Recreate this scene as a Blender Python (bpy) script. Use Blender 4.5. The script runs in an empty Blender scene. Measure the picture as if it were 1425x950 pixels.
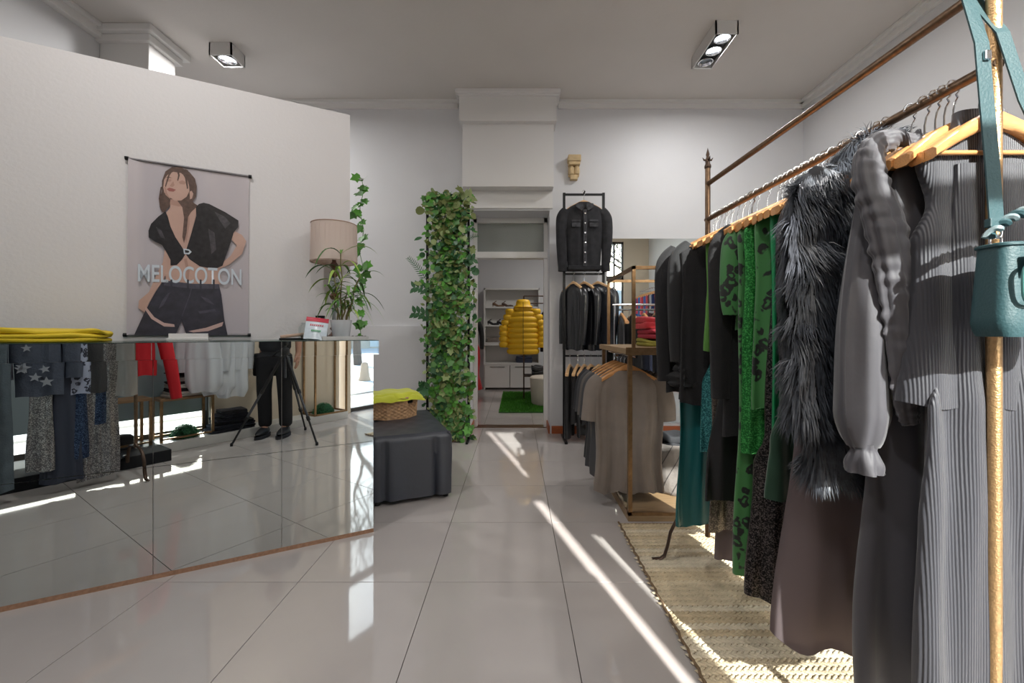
import bpy, bmesh, math, random
from mathutils import Vector, Matrix, noise
PI = math.pi
R = random.Random(7)
# ---------------------------------------------------------------- camera, world, sun, lamps, exposure
F, VX, VY, CH = 590.0, 718.0, 461.0, 1.135      # focal length in px of the 1425 px frame, vanishing point, camera height
sc = bpy.context.scene
cd = bpy.data.cameras.new('camera'); cam = bpy.data.objects.new('camera', cd); sc.collection.objects.link(cam)
cd.sensor_width = 36; cd.lens = F / 1425 * 36
cd.shift_x = -(VX - 712.5) / 1425; cd.shift_y = -(475 - VY) / 1425
cd.clip_start = 0.02
cam.location = (0, 0, CH); cam.rotation_euler = (PI / 2, 0, 0)
sc.camera = cam
w = bpy.data.worlds.new('sky'); sc.world = w; w.use_nodes = True
nt = w.node_tree; bg = nt.nodes['Background']
sky = nt.nodes.new('ShaderNodeTexSky'); sky.sky_type = 'NISHITA'; sky.sun_disc = False
sky.sun_elevation = math.radians(29); sky.sun_rotation = math.radians(165); sky.air_density = 1.0; sky.dust_density = 1.5
nt.links.new(sky.outputs[0], bg.inputs[0]); bg.inputs[1].default_value = 0.8
SUN_EL = math.radians(29)
sdir = Vector((-.2655, .9641, 0)) * math.cos(SUN_EL) + Vector((0, 0, -math.sin(SUN_EL)))
sd = bpy.data.lights.new('sun', 'SUN'); sd.energy = 15.0; sd.angle = math.radians(0.6); sd.color = (1, .96, .91)
so = bpy.data.objects.new('sun', sd); sc.collection.objects.link(so); so.rotation_euler = sdir.to_track_quat('-Z', 'Y').to_euler()
so.location = (4, -14, 9)
DOWNLIGHT_W = 24.0
sc.view_settings.view_transform = 'Standard'; sc.view_settings.look = 'None'
sc.view_settings.gamma = 1; sc.view_settings.use_curve_mapping = False; sc.view_settings.exposure = 0.0
cy = sc.cycles
cy.use_denoising = True; cy.max_bounces = 10; cy.diffuse_bounces = 5; cy.glossy_bounces = 6; cy.transparent_max_bounces = 12
cy.caustics_reflective = False; cy.caustics_refractive = False; cy.sample_clamp_indirect = 6

# ---------------------------------------------------------------- helpers
C = sc.collection
def P(px, py, d): return Vector(((px - VX) / F * d, d, CH + (VY - py) / F * d))
def floor_at(px, py, z=0): d = (CH - z) * F / (py - VY); return Vector(((px - VX) / F * d, d, z))
# the counter's mirrored front: a vertical plane through M0, running along MD, facing MN
M0 = Vector((-.806, 2.40, 0)); MD = Vector((.881, .473, 0)).normalized(); MN = Vector((MD.y, -MD.x, 0))
def behind(t): return M0 - MN * t
def reflect(v):
    k = (v - M0).dot(MN); return v - MN * (2 * k)
def on_plane(px, py, off):
    """where a sight line meets the plane lying 'off' metres behind the mirrored front"""
    r = Vector(((px - VX) / F, 1, (VY - py) / F)); t = (M0 - MN * off).dot(MN) / r.dot(MN)
    return Vector((0, 0, CH)) + r * t
def seen(px, py, yreal):
    """real point, on the line y = yreal, that shows in the counter mirror at px, py"""
    r = Vector(((px - VX) / F, 1, (VY - py) / F)); o = Vector((0, 0, CH))
    a = reflect(o).y; b = reflect(o + r).y - a
    return reflect(o + r * ((yreal - a) / b))

def lin(c):
    c = c / 255; return c / 12.92 if c <= .04045 else ((c + .055) / 1.055) ** 2.4
MATS = {}
def mat(name, rgb, rough=.6, metal=0., bump=0., bscale=40., var=0., vscale=8., sheen=0., coat=0., alpha=1., emit=0., trans=0., stretch=None, spec=.5):
    if name in MATS: return MATS[name]
    m = bpy.data.materials.new(name); MATS[name] = m; m.use_nodes = True
    n = m.node_tree.nodes; l = m.node_tree.links; b = n['Principled BSDF']
    col = (lin(rgb[0]), lin(rgb[1]), lin(rgb[2]), 1)
    b.inputs['Base Color'].default_value = col; b.inputs['Roughness'].default_value = rough
    b.inputs['Metallic'].default_value = metal; b.inputs['Alpha'].default_value = alpha
    b.inputs['Sheen Weight'].default_value = sheen; b.inputs['Coat Weight'].default_value = coat
    b.inputs['Specular IOR Level'].default_value = spec
    b.inputs['Transmission Weight'].default_value = trans
    if emit: b.inputs['Emission Color'].default_value = col; b.inputs['Emission Strength'].default_value = emit
    if bump or var:
        tc = n.new('ShaderNodeTexCoord'); src = tc.outputs['Object']
        if stretch:
            mp = n.new('ShaderNodeMapping'); mp.inputs['Scale'].default_value = stretch; l.new(src, mp.inputs[0]); src = mp.outputs[0]
    if bump:
        t = n.new('ShaderNodeTexNoise'); t.inputs['Scale'].default_value = bscale; t.inputs['Detail'].default_value = 3; l.new(src, t.inputs['Vector'])
        bp = n.new('ShaderNodeBump'); bp.inputs['Strength'].default_value = bump; bp.inputs['Distance'].default_value = .01
        l.new(t.outputs[0], bp.inputs['Height']); l.new(bp.outputs[0], b.inputs['Normal'])
    if var:
        t = n.new('ShaderNodeTexNoise'); t.inputs['Scale'].default_value = vscale; t.inputs['Detail'].default_value = 4; l.new(src, t.inputs['Vector'])
        mr = n.new('ShaderNodeMapRange'); mr.inputs[1].default_value = .3; mr.inputs[2].default_value = .7; mr.inputs[3].default_value = 1 - var; mr.inputs[4].default_value = 1 + var
        l.new(t.outputs[0], mr.inputs[0])
        mx = n.new('ShaderNodeVectorMath'); mx.operation = 'SCALE'; mx.inputs[0].default_value = col[:3]; l.new(mr.outputs[0], mx.inputs['Scale']); l.new(mx.outputs[0], b.inputs['Base Color'])
    return m
def leopard(name, base, spot, scale=22):
    m = mat(name, base, .55, sheen=.2); n = m.node_tree.nodes; l = m.node_tree.links; b = n['Principled BSDF']
    tc = n.new('ShaderNodeTexCoord')
    nz = n.new('ShaderNodeTexNoise'); nz.inputs['Scale'].default_value = scale; l.new(tc.outputs['Object'], nz.inputs['Vector'])
    ad = n.new('ShaderNodeMixRGB'); ad.inputs[0].default_value = .04; l.new(tc.outputs['Object'], ad.inputs[1]); l.new(nz.outputs['Color'], ad.inputs[2])
    mp = n.new('ShaderNodeMapping'); mp.inputs['Scale'].default_value = (1, .35, .75); l.new(ad.outputs[0], mp.inputs[0])
    v = n.new('ShaderNodeTexVoronoi'); v.inputs['Scale'].default_value = scale; l.new(mp.outputs[0], v.inputs['Vector'])
    r = n.new('ShaderNodeValToRGB'); e = r.color_ramp.elements
    e[0].position = .0; e[1].position = .44; e[0].color = [lin(c) for c in base] + [1]; e[1].color = [lin(c) for c in base] + [1]
    for p, c in ((.14, base), (.2, spot), (.38, spot)):
        q = e.new(p); q.color = [lin(x) for x in c] + [1]
    l.new(v.outputs['Distance'], r.inputs[0]); l.new(r.outputs[0], b.inputs['Base Color']); return m
def sequins(name, a, bcol, scale=260, metal=.85):
    m = mat(name, a, .28, metal); n = m.node_tree.nodes; l = m.node_tree.links; b = n['Principled BSDF']
    tc = n.new('ShaderNodeTexCoord'); v = n.new('ShaderNodeTexVoronoi'); v.inputs['Scale'].default_value = scale; l.new(tc.outputs['Object'], v.inputs['Vector'])
    bp = n.new('ShaderNodeBump'); bp.inputs['Strength'].default_value = .9; bp.inputs['Distance'].default_value = .004; l.new(v.outputs['Color'], bp.inputs['Height']); l.new(bp.outputs[0], b.inputs['Normal'])
    r = n.new('ShaderNodeValToRGB'); r.color_ramp.elements[0].color = [lin(c) for c in a] + [1]; r.color_ramp.elements[1].color = [lin(c) for c in bcol] + [1]
    r.color_ramp.elements[0].position = .45; r.color_ramp.elements[1].position = .8
    l.new(v.outputs['Color'], r.inputs[0]); l.new(r.outputs[0], b.inputs['Base Color']); return m
def ribbed(name, rgb, freq=420, rough=.5, var=0):
    m = mat(name, rgb, rough, sheen=.35); n = m.node_tree.nodes; l = m.node_tree.links; b = n['Principled BSDF']
    tc = n.new('ShaderNodeTexCoord'); w_ = n.new('ShaderNodeTexWave'); w_.bands_direction = 'X'; w_.inputs['Scale'].default_value = freq / 6.28; w_.inputs['Distortion'].default_value = .4
    l.new(tc.outputs['Object'], w_.inputs['Vector'])
    bp = n.new('ShaderNodeBump'); bp.inputs['Strength'].default_value = .45; bp.inputs['Distance'].default_value = .003; l.new(w_.outputs[0], bp.inputs['Height']); l.new(bp.outputs[0], b.inputs['Normal']); return m
def translucent(name, rgb, share=.35):
    m = mat(name, rgb, .7); n = m.node_tree.nodes; l = m.node_tree.links; b = n['Principled BSDF']
    t = n.new('ShaderNodeBsdfTranslucent'); t.inputs[0].default_value = [lin(c) for c in rgb] + [1]
    mx = n.new('ShaderNodeMixShader'); mx.inputs[0].default_value = share; l.new(b.outputs[0], mx.inputs[1]); l.new(t.outputs[0], mx.inputs[2]); l.new(mx.outputs[0], n['Material Output'].inputs[0]); return m
def glass(name, tint=(.93, .96, .96), gloss=.1):
    m = bpy.data.materials.new(name); m.use_nodes = True; n = m.node_tree.nodes; l = m.node_tree.links; n.clear()
    o = n.new('ShaderNodeOutputMaterial'); t = n.new('ShaderNodeBsdfTransparent'); t.inputs[0].default_value = (*tint, 1)
    g = n.new('ShaderNodeBsdfGlossy'); g.inputs['Roughness'].default_value = .02; mx = n.new('ShaderNodeMixShader'); mx.inputs[0].default_value = gloss
    l.new(t.outputs[0], mx.inputs[1]); l.new(g.outputs[0], mx.inputs[2]); l.new(mx.outputs[0], o.inputs[0]); MATS[name] = m; return m

class MB:
    def __init__(s): s.v = []; s.f = []
    def add(s, vs, fs):
        o = len(s.v); s.v += [tuple(v) for v in vs]; s.f += [tuple(i + o for i in f) for f in fs]; return s
    def box(s, c, size, rot=None, bev=0.):
        hx, hy, hz = size[0] / 2, size[1] / 2, size[2] / 2; b = min(bev, hx * .9, hy * .9, hz * .9)
        c = Vector(c); M = rot if rot is not None else Matrix.Identity(3)
        if b <= 0:
            vs = [Vector((x * hx, y * hy, z * hz)) for z in (-1, 1) for y in (-1, 1) for x in (-1, 1)]
            fs = [(0, 2, 3, 1), (4, 5, 7, 6), (0, 1, 5, 4), (2, 6, 7, 3), (0, 4, 6, 2), (1, 3, 7, 5)]
            return s.add([c + M @ v for v in vs], fs)
        bm = bmesh.new(); bmesh.ops.create_cube(bm, size=1)
        for v in bm.verts: v.co = (v.co.x * 2 * hx, v.co.y * 2 * hy, v.co.z * 2 * hz)
        bmesh.ops.bevel(bm, geom=bm.edges[:], offset=b, segments=2, affect='EDGES', profile=.6)
        bm.verts.index_update(); vs = [c + M @ v.co for v in bm.verts]; fs = [tuple(v.index for v in f.verts) for f in bm.faces]; bm.free()
        return s.add(vs, fs)
    def bb(s, x0, x1, y0, y1, z0, z1, bev=0): return s.box(((x0 + x1) / 2, (y0 + y1) / 2, (z0 + z1) / 2), (x1 - x0, y1 - y0, z1 - z0), bev=bev)
    def tube(s, pts, r, seg=8, cap=True, flat=1., up=None):
        pts = [Vector(p) for p in pts]; n = len(pts); rs = r if isinstance(r, (list, tuple)) else [r] * n
        vs = []; prev = None
        for i, p in enumerate(pts):
            t = (pts[min(i + 1, n - 1)] - pts[max(i - 1, 0)]).normalized()
            if prev is None:
                u = Vector(up) if up else (Vector((0, 0, 1)) if abs(t.z) < .9 else Vector((1, 0, 0)))
            else: u = prev
            a = (u - t * u.dot(t)).normalized(); prev = a; b = t.cross(a)
            for k in range(seg):
                th = 2 * PI * k / seg; vs.append(p + a * (math.cos(th) * rs[i]) + b * (math.sin(th) * rs[i] * flat))
        fs = [(i * seg + k, i * seg + (k + 1) % seg, (i + 1) * seg + (k + 1) % seg, (i + 1) * seg + k) for i in range(n - 1) for k in range(seg)]
        if cap: fs += [tuple(range(seg - 1, -1, -1)), tuple(range((n - 1) * seg, n * seg))]
        return s.add(vs, fs)
    def lathe(s, prof, c=(0, 0, 0), seg=24, sx=1, sy=1):
        vs = [(c[0] + r * sx * math.cos(2 * PI * k / seg), c[1] + r * sy * math.sin(2 * PI * k / seg), c[2] + z) for r, z in prof for k in range(seg)]
        n = len(prof)
        fs = [(i * seg + k, i * seg + (k + 1) % seg, (i + 1) * seg + (k + 1) % seg, (i + 1) * seg + k) for i in range(n - 1) for k in range(seg)]
        return s.add(vs, fs)
    def grid(s, fn, nu, nv, loop=False):
        vs = [fn(i / (nu if loop else nu - 1), j / (nv - 1)) for j in range(nv) for i in range(nu)]
        fs = [(j * nu + i, j * nu + (i + 1) % nu, (j + 1) * nu + (i + 1) % nu, (j + 1) * nu + i) for j in range(nv - 1) for i in range(nu if loop else nu - 1)]
        return s.add(vs, fs)
    def prism(s, poly, fn0, fn1):
        n = len(poly); vs = [fn0(p) for p in poly] + [fn1(p) for p in poly]
        return s.add(vs, [tuple(range(n)), tuple(range(2 * n - 1, n - 1, -1))] + [(i, i + n, (i + 1) % n + n, (i + 1) % n) for i in range(n)])
    def mesh(s, name, m, smooth=False):
        me = bpy.data.meshes.new(name); me.from_pydata([tuple(v) for v in s.v], [], s.f); me.update()
        if m: me.materials.append(m if not isinstance(m, str) else MATS[m])
        if smooth:
            me.polygons.foreach_set('use_smooth', [True] * len(me.polygons))
            try: me.set_sharp_from_angle(angle=math.radians(smooth if smooth > 1 else 50))
            except Exception: pass
        return me
    def build(s, name, m, parent=None, smooth=False): return link(name, s.mesh(name, m, smooth), parent)
def link(name, me, parent=None, loc=None, rz=None):
    o = bpy.data.objects.new(name, me); C.objects.link(o)
    if parent: o.parent = parent
    if loc is not None: o.location = loc
    if rz is not None: o.rotation_euler = (0, 0, rz)
    return o
def tag(o, label=None, cat=None, group=None, kind=None):
    if label: o['label'] = label
    if cat: o['category'] = cat
    if group: o['group'] = group
    if kind: o['kind'] = kind
    return o
def thing(name, label, cat, loc=(0, 0, 0), rz=0, group=None):
    o = bpy.data.objects.new(name, None); C.objects.link(o); o.location = loc; o.rotation_euler = (0, 0, rz); o.empty_display_size = .1
    return tag(o, label, cat, group)
def struct(name, mb, m, parent=None, label=None, cat=None, smooth=False):
    o = mb.build(name, m, parent, smooth)
    if not parent: o['kind'] = 'structure'
    return tag(o, label, cat)
def bx(x0, x1, y0, y1, z0, z1, bev=0): return MB().bb(x0, x1, y0, y1, z0, z1, bev)
def copy_tree(o, parent=None):
    c = o.copy(); C.objects.link(c)
    if parent: c.parent = parent
    for ch in [k for k in o.children]: copy_tree(ch, c)
    return c

# ---------------------------------------------------------------- materials of the place
mat('wall_paint', (214, 214, 216), .55, bump=.06, bscale=30, var=.015, vscale=3)
mat('partition_paint', (216, 212, 211), .6, bump=.08, bscale=60)
mat('ceiling_paint', (208, 203, 198), .7, bump=.08, bscale=25, var=.02, vscale=2)
mat('trim_paint', (222, 220, 218), .4, bump=.05, bscale=20)
mat('porcelain', (184, 177, 173), .05, var=.02, vscale=5, spec=.95)
mat('grout', (112, 106, 102), .9)
mat('orange_wood', (164, 86, 46), .4, var=.15, vscale=12, stretch=(1, 8, 8))
mat('mirror', (222, 228, 226), .0, 1.)
mat('mirror_edge', (60, 84, 78), .2, .3)
mat('cream_panel', (214, 200, 180), .6)
mat('white_laminate', (215, 213, 210), .35)
mat('chipboard', (160, 122, 96), .8, var=.2, vscale=60)
mat('black_metal', (30, 30, 32), .4, .6)
mat('bronze', (134, 104, 78), .3, .9, bump=.15, bscale=160, var=.25, vscale=60)
mat('dark_bronze', (84, 68, 58), .4, .8, bump=.1, bscale=90)
mat('gold_frame', (150, 120, 88), .35, .8, bump=.12, bscale=120, var=.2, vscale=30)
mat('chrome', (225, 225, 228), .12, 1.)
mat('hanger_wood', (205, 148, 92), .38, var=.15, vscale=30, stretch=(2, 12, 12), coat=.3)
mat('pale_hanger_wood', (216, 176, 130), .4, var=.1, vscale=30)
glass('window_glass'); glass('clear_glass', (.88, .92, .92), .12)
# ---------------------------------------------------------------- the room shell
RX, LX, BY, FY, CZ = 3.2, -3.52, 4.72, -.80, 3.685     # right wall, left wall, back wall, facade, ceiling
fl = struct('floor', bx(LX - .2, RX + .2, -1.0, 8.9, -.06, -.012), 'grout', label='glossy pale porcelain floor laid in large square tiles')
TS, GX, GY = .60, .213, 1.92
tile_me = MB().box((0, 0, -.006), (TS - .0028, TS - .0028, .012), bev=.0008).mesh('tile', 'porcelain')
for i in range(-7, 6):
    for j in range(-5, 12):
        x, y = GX + TS * (i + .5), GY + TS * (j + .5)
        if x < LX - .2 or x > RX + .2 or y < -.95: continue
        if y > 5.15 and not (-2.3 < x < 2.3): continue
        link('tile', tile_me, fl, (x, y, 0))
struct('ceiling', bx(LX - .2, RX + .2, -1.0, BY + .5, CZ, CZ + .15), 'ceiling_paint')
struct('wall_right', bx(RX, RX + .2, -1.0, BY + .5, 0, CZ), 'wall_paint')
struct('wall_left', bx(LX - .2, LX, -1.0, BY + .5, 0, CZ), 'wall_paint')
DX0, DX1, DZ = -.505, .375, 2.48       # doorway
wb = MB(); wb.bb(LX, DX0, BY, BY + .42, 0, CZ); wb.bb(DX1, RX, BY, BY + .42, 0, CZ); wb.bb(DX0, DX1, BY, BY + .42, DZ, CZ)
wb.bb(LX, DX0 - .07, BY - .03, BY + .01, 0, 1.20, .004)
struct('wall_back', wb, 'wall_paint')
# boxed lintel over the doorway: crown, deep block, flat panel
t = MB(); t.bb(-.60, .43, BY - .24, BY, 3.36, 3.64); t.bb(-.575, .405, BY - .17, BY, 2.69, 3.37); t.bb(-.575, .405, BY - .025, BY, 2.50, 2.69)
t.bb(-.64, .47, BY - .28, BY, 3.64, CZ, .008); t.bb(-.62, .45, BY - .26, BY, 3.62, 3.645, .004)
struct('trim_1', t, 'trim_paint')
t = MB()
for a, b, q in ((LX, -.64, 0), (.47, RX, 0)):
    t.bb(a, b, BY - .03, BY, CZ - .08, CZ, .004); t.bb(a, b, BY - .07, BY, CZ - .03, CZ, .004)
struct('trim_2', t, 'trim_paint')
struct('trim_3', MB().bb(RX - .035, RX, FY, BY, CZ - .08, CZ, .004).bb(RX - .07, RX, FY, BY, CZ - .03, CZ, .004), 'trim_paint')
struct('trim_4', MB().bb(LX, LX + .06, FY, 3.55, CZ - .10, CZ, .006).bb(LX, LX + .10, FY, 3.55, CZ - .03, CZ, .006), 'trim_paint')
# pilaster with a crown on the left wall
t = MB(); t.bb(LX, -3.10, 3.58, 3.86, 0, CZ - .1, .01); t.bb(LX, -3.06, 3.54, 3.90, CZ - .12, CZ - .06, .01); t.bb(LX, -3.02, 3.50, 3.94, CZ - .06, CZ, .01)
struct('trim_5', t, 'trim_paint')
for n_, (a, b) in (('baseboard_back', (DX1 + .02, RX)), ('baseboard_left', (LX, DX0 - .02))):
    struct(n_, bx(a, b, BY - .045 if n_ == 'baseboard_left' else BY - .018, BY + .0, 0, .085, .003), 'orange_wood')
struct('baseboard_right', bx(RX - .018, RX, FY, BY, 0, .085, .003), 'orange_wood')
struct('trim_6', bx(DX0 - .0, DX0 + .014, BY - .01, BY + .36, 0, .085), 'orange_wood')
struct('trim_7', bx(DX1 - .014, DX1, BY - .01, BY + .36, 0, .085), 'orange_wood')
# door_1: frame, transom light above the opening
d1 = struct('door_1', MB().bb(DX0, DX0 + .045, BY + .30, BY + .40, 0, DZ, .004).bb(DX1 - .045, DX1, BY + .30, BY + .40, 0, DZ, .004)
    .bb(DX0, DX1, BY + .30, BY + .40, DZ - .06, DZ, .004).bb(DX0, DX1, BY + .28, BY + .41, 2.00, 2.075, .004), 'trim_paint', label='white door frame with a frosted transom light')
g = mat('frosted_glass', (150, 155, 152), .35, bump=.3, bscale=70, alpha=.75)
bx(DX0 + .045, DX1 - .045, BY + .34, BY + .348, 2.075, DZ - .06).build('pane', g, d1)
bx(DX0, DX1, BY + .28, BY + .42, .0, .006).build('threshold', 'bronze', d1)
# back room
t = MB(); t.bb(-2.3, 2.3, 8.62, 8.8, 0, 3.1); struct('wall_backroom_rear', t, 'wall_paint')
struct('wall_backroom_left', bx(-2.3, -2.15, BY + .42, 8.7, 0, 3.1), 'wall_paint')
struct('wall_backroom_right', bx(2.15, 2.3, BY + .42, 8.7, 0, 3.1), 'wall_paint')
struct('ceiling_backroom', bx(-2.3, 2.3, BY + .4, 8.8, 3.05, 3.2), 'ceiling_paint')
# ---- facade
wf = MB()
wf.bb(LX, -3.2, FY - .15, FY, 0, CZ); wf.bb(-3.2, -.4, FY - .15, FY, 3.0, CZ); wf.bb(-3.2, -.4, FY - .15, FY, 0, .09)
wf.bb(-.4, 1.12, FY - .15, FY, 0, CZ); wf.bb(1.12, 1.215, FY - .15, FY, 2.17, CZ)
wf.bb(1.215, 2.6, FY - .15, FY, 3.3, CZ); wf.bb(1.215, 1.30, FY - .15, FY, 0, 2.37); wf.bb(2.6, RX, FY - .15, FY, 0, CZ)
struct('wall_front', wf, 'cream_panel')
def window(n, x0, x1, z0, z1, mx, mz, dep=.05):
    fr = MB(); fr.bb(x0, x0 + .03, FY - .1, FY - .1 + dep, z0, z1); fr.bb(x1 - .04, x1, FY - .1, FY - .1 + dep, z0, z1)
    fr.bb(x0, x1, FY - .1, FY - .1 + dep, z0, z0 + .05); fr.bb(x0, x1, FY - .1, FY - .1 + dep, z1 - .05, z1)
    w_ = struct(n, fr, mat('window_frame_paint', (78, 74, 72), .4), label=None)
    for x in mx: bx(x - .02, x + .02, FY - .1, FY - .1 + dep, z0, z1).build('mullion', 'window_frame_paint', w_)
    for z, h in mz: bx(x0, x1, FY - .1, FY - .1 + dep, z - h / 2, z + h / 2).build('transom', 'window_frame_paint', w_)
    xs = [x0] + list(mx) + [x1]
    for a, b in zip(xs[:-1], xs[1:]): bx(a + .015, b - .015, FY - .08, FY - .074, z0 + .02, z1 - .02).build('pane', 'window_glass', w_)
    return w_
w2 = window('window_2', 1.28, 2.6, .0, 3.3, [2.38], [(2.415, .12)])
w1 = window('window_1', -3.2, -.4, .09, 3.0, [-2.3, -1.35], [])
bl = bx(-3.18, -.42, FY - .03, FY - .028, .30, 2.98).build('sun_block_blind', translucent('blind_cloth', (150, 162, 166), .10)); tag(bl, 'added pale blind keeping the sun out of the left shop window', 'blind')  # invented blind, put in to block sun through the left window
# display platforms in the shop window
tag(bx(-.92, 1.06, FY, -.51, 0, .09, .004).build('display_platform', 'white_laminate'), 'low white display platform along the shop window', 'platform')
tag(bx(-3.4, -.925, FY, -.19, 0, .10, .004).build('display_platform', mat('black_carpet', (24, 25, 30), .9, bump=.3, bscale=200)), 'low black carpeted platform under the clothes rack by the window', 'platform')

# ---------------------------------------------------------------- partition wall behind the counter
WD = .45
we = on_plane(487, 300, WD); we.z = 0
wt = on_plane(487, 160, WD).z
pa = we - MD * 2.76
pw = MB(); pw.prism([we, pa, pa - MN * .10, we - MN * .10], lambda p: (p.x, p.y, 0), lambda p: (p.x, p.y, wt))
struct('wall_partition', pw, 'partition_paint')
# ---------------------------------------------------------------- mirrored counter
ct = thing('sales_counter', 'long sales counter faced with mirror panels', 'counter', (M0.x, M0.y, 0), math.atan2(MD.y, MD.x))
# local frame: +x along MD (towards its right end), +y away from the camera
L0 = -2.92
bx(L0, -.005, .012, WD - .003, .03, 1.0).build('carcass', 'white_laminate', ct)
bx(L0, .0, .0, .03, 0, .022).build('base_strip', 'chipboard', ct)
s0 = (on_plane(213, 700, 0) - M0).dot(MD); s1 = (on_plane(392, 600, 0) - M0).dot(MD)
cols = [L0, s0 - .93, s0, s1, 0.]
for a, b in zip(cols[:-1], cols[1:]):
    for z0, z1 in ((.022, .514), (.516, 1.004)):
        m_ = bx(a + .0012, b - .0012, 0, .006, z0, z1).build('mirror_panel', 'mirror', ct)
bx(-.006, 0, .007, WD - .004, .022, 1.004).build('end_panel', 'mirror', ct)
bx(L0, .02, -.022, WD - .003, 1.006, 1.082).build('top_slab', 'white_laminate', ct)
for a, b in zip([L0, s0 - .93, s0, s1], [s0 - .93, s0, s1, .02]):
    bx(a + .001, b - .001, -.026, -.0225, 1.006, 1.084).build('mirror_panel', 'mirror', ct)
bx(.0205, .024, -.026, WD - .003, 1.006, 1.084).build('end_panel', 'mirror', ct)
bx(L0, .024, -.026, WD - .003, 1.0825, 1.086).build('top_glass', 'mirror_edge', ct)
CT = 1.0862
def on_counter(px, off): p = on_plane(px, 473, off); p.z = CT; return p

# ---------------------------------------------------------------- poster
def zp(X, Y, off=.006): return on_plane(160 + X / 3.3925, 200 + Y / 3.3925, WD - off)
po = thing('hanging_poster', 'large poster of a woman in a black fur vest on the partition wall', 'poster', zp(345, 905, 0))
inv = Matrix.Translation(-po.location)
def poly(name, m, pts, off, parent=po):
    mb = MB(); mb.add([zp(x, y, off) - po.location for x, y in pts], [tuple(range(len(pts) - 1, -1, -1))]); return mb.build(name, m, parent)
q = [(62, 68), (634, 155), (630, 902), (54, 902)]
def sheet(u, v):
    a = Vector(q[0]).lerp(Vector(q[1]), u); b = Vector(q[3]).lerp(Vector(q[2]), u); c = a.lerp(b, v)
    return zp(c.x, c.y, .006 + .004 * math.sin(u * 14) * (1 - v) * .3 + (.010 * max(0, 1 - u * 9))) - po.location
MB().grid(sheet, 28, 10).build('sheet', mat('poster_vinyl', (186, 178, 182), .22, coat=.3, bump=.08, bscale=5), po, smooth=True)
mat('print_hair', (92, 72, 64), .35, var=.25, vscale=60); mat('print_skin', (190, 156, 142), .35, var=.06, vscale=10); mat('print_fur', (36, 33, 36), .35, var=.5, vscale=40)
mat('print_sheen', (70, 66, 70), .35, var=.4, vscale=50); mat('print_band', (78, 77, 88), .35, var=.2, vscale=40); mat('print_denim', (58, 57, 66), .35, var=.25, vscale=30); mat('print_rip', (200, 168, 160), .35); mat('print_letter', (198, 206, 214), .35); mat('print_lip', (150, 92, 86), .35); mat('print_shade', (172, 136, 122), .35)
poly('printed_arm', 'print_skin', [(560, 410), (600, 430), (620, 460), (600, 520), (540, 570), (490, 592), (480, 580), (545, 530), (575, 480), (540, 440)], .0155)
poly('printed_arm', 'print_skin', [(235, 500), (265, 550), (230, 640), (190, 700), (160, 752), (142, 797), (110, 775), (113, 740), (160, 700), (195, 620), (226, 560)], .0155)
poly('printed_body', 'print_skin', [(255, 250), (330, 262), (350, 300), (388, 296), (380, 350), (338, 500), (400, 570), (497, 588), (500, 662), (360, 668), (240, 645), (236, 575), (300, 545), (318, 500), (282, 450), (240, 380), (238, 330), (262, 300)], .0160)
poly('printed_hair', 'print_hair', [(222, 318), (212, 300), (207, 262), (222, 225), (222, 175), (238, 130), (270, 109), (312, 111), (352, 133), (378, 165), (386, 200), (382, 250), (366, 275), (392, 292), (360, 322), (345, 345), (338, 420), (326, 470), (318, 440), (326, 350), (318, 300), (290, 262), (262, 262), (256, 296), (240, 312), (238, 330)], .0165)
poly('printed_face', 'print_skin', [(228, 205), (232, 170), (246, 148), (275, 132), (312, 138), (338, 160), (350, 190), (352, 222), (338, 250), (312, 268), (285, 268), (252, 250), (233, 230)], .0170)
poly('printed_ear', 'print_skin', [(352, 225), (362, 222), (370, 235), (364, 258), (354, 262)], .0172)
poly('printed_eye', 'print_shade', [(238, 172), (250, 164), (268, 170), (262, 178), (246, 179)], .0174)
poly('printed_eye', 'print_shade', [(300, 180), (318, 172), (336, 182), (328, 192), (308, 190)], .0174)
poly('printed_brow', 'print_hair', [(240, 160), (252, 154), (270, 162), (252, 160)], .0174)
poly('printed_nose', 'print_shade', [(268, 186), (276, 176), (281, 196), (272, 204), (258, 200)], .0174)
poly('printed_lips', 'print_lip', [(244, 214), (256, 207), (270, 210), (288, 217), (276, 226), (256, 224)], .0174)
for a in ([(268, 112), (284, 110), (258, 150), (240, 205), (236, 200), (250, 150)], [(300, 110), (318, 112), (340, 150), (346, 210), (340, 214), (330, 160)], [(286, 110), (298, 110), (306, 150), (298, 176), (294, 172), (298, 148)], [(330, 118), (345, 125), (362, 180), (352, 232), (350, 200)], [(215, 205), (224, 200), (214, 250), (218, 290), (206, 260)]):
    poly('printed_strand', 'print_hair', a, .0177)
poly('printed_vest', 'print_fur', [(238, 318), (205, 343), (170, 378), (158, 410), (160, 442), (190, 462), (222, 478), (240, 505), (262, 548), (262, 575), (292, 572), (318, 545), (334, 518), (318, 490), (285, 440), (262, 390), (250, 345)], .0170)
poly('printed_vest', 'print_fur', [(396, 284), (418, 278), (445, 284), (520, 322), (583, 362), (582, 392), (560, 420), (545, 470), (520, 540), (508, 575), (470, 592), (400, 578), (352, 545), (332, 518), (338, 495), (362, 420), (384, 340), (382, 300)], .0170)
poly('printed_buckle', 'print_letter', [(322, 494), (350, 498), (362, 510), (350, 522), (326, 520)], .0178); poly('printed_buckle', 'print_fur', [(330, 501), (347, 504), (352, 510), (345, 515), (331, 514)], .0180)
poly('printed_jeans', 'print_denim', [(232, 645), (362, 660), (368, 720), (318, 826), (285, 903), (90, 903), (142, 790), (192, 700)], .0166)
poly('printed_jeans', 'print_denim', [(354, 662), (490, 662), (502, 710), (516, 830), (532, 903), (338, 903), (312, 826), (360, 710)], .0168)
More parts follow.
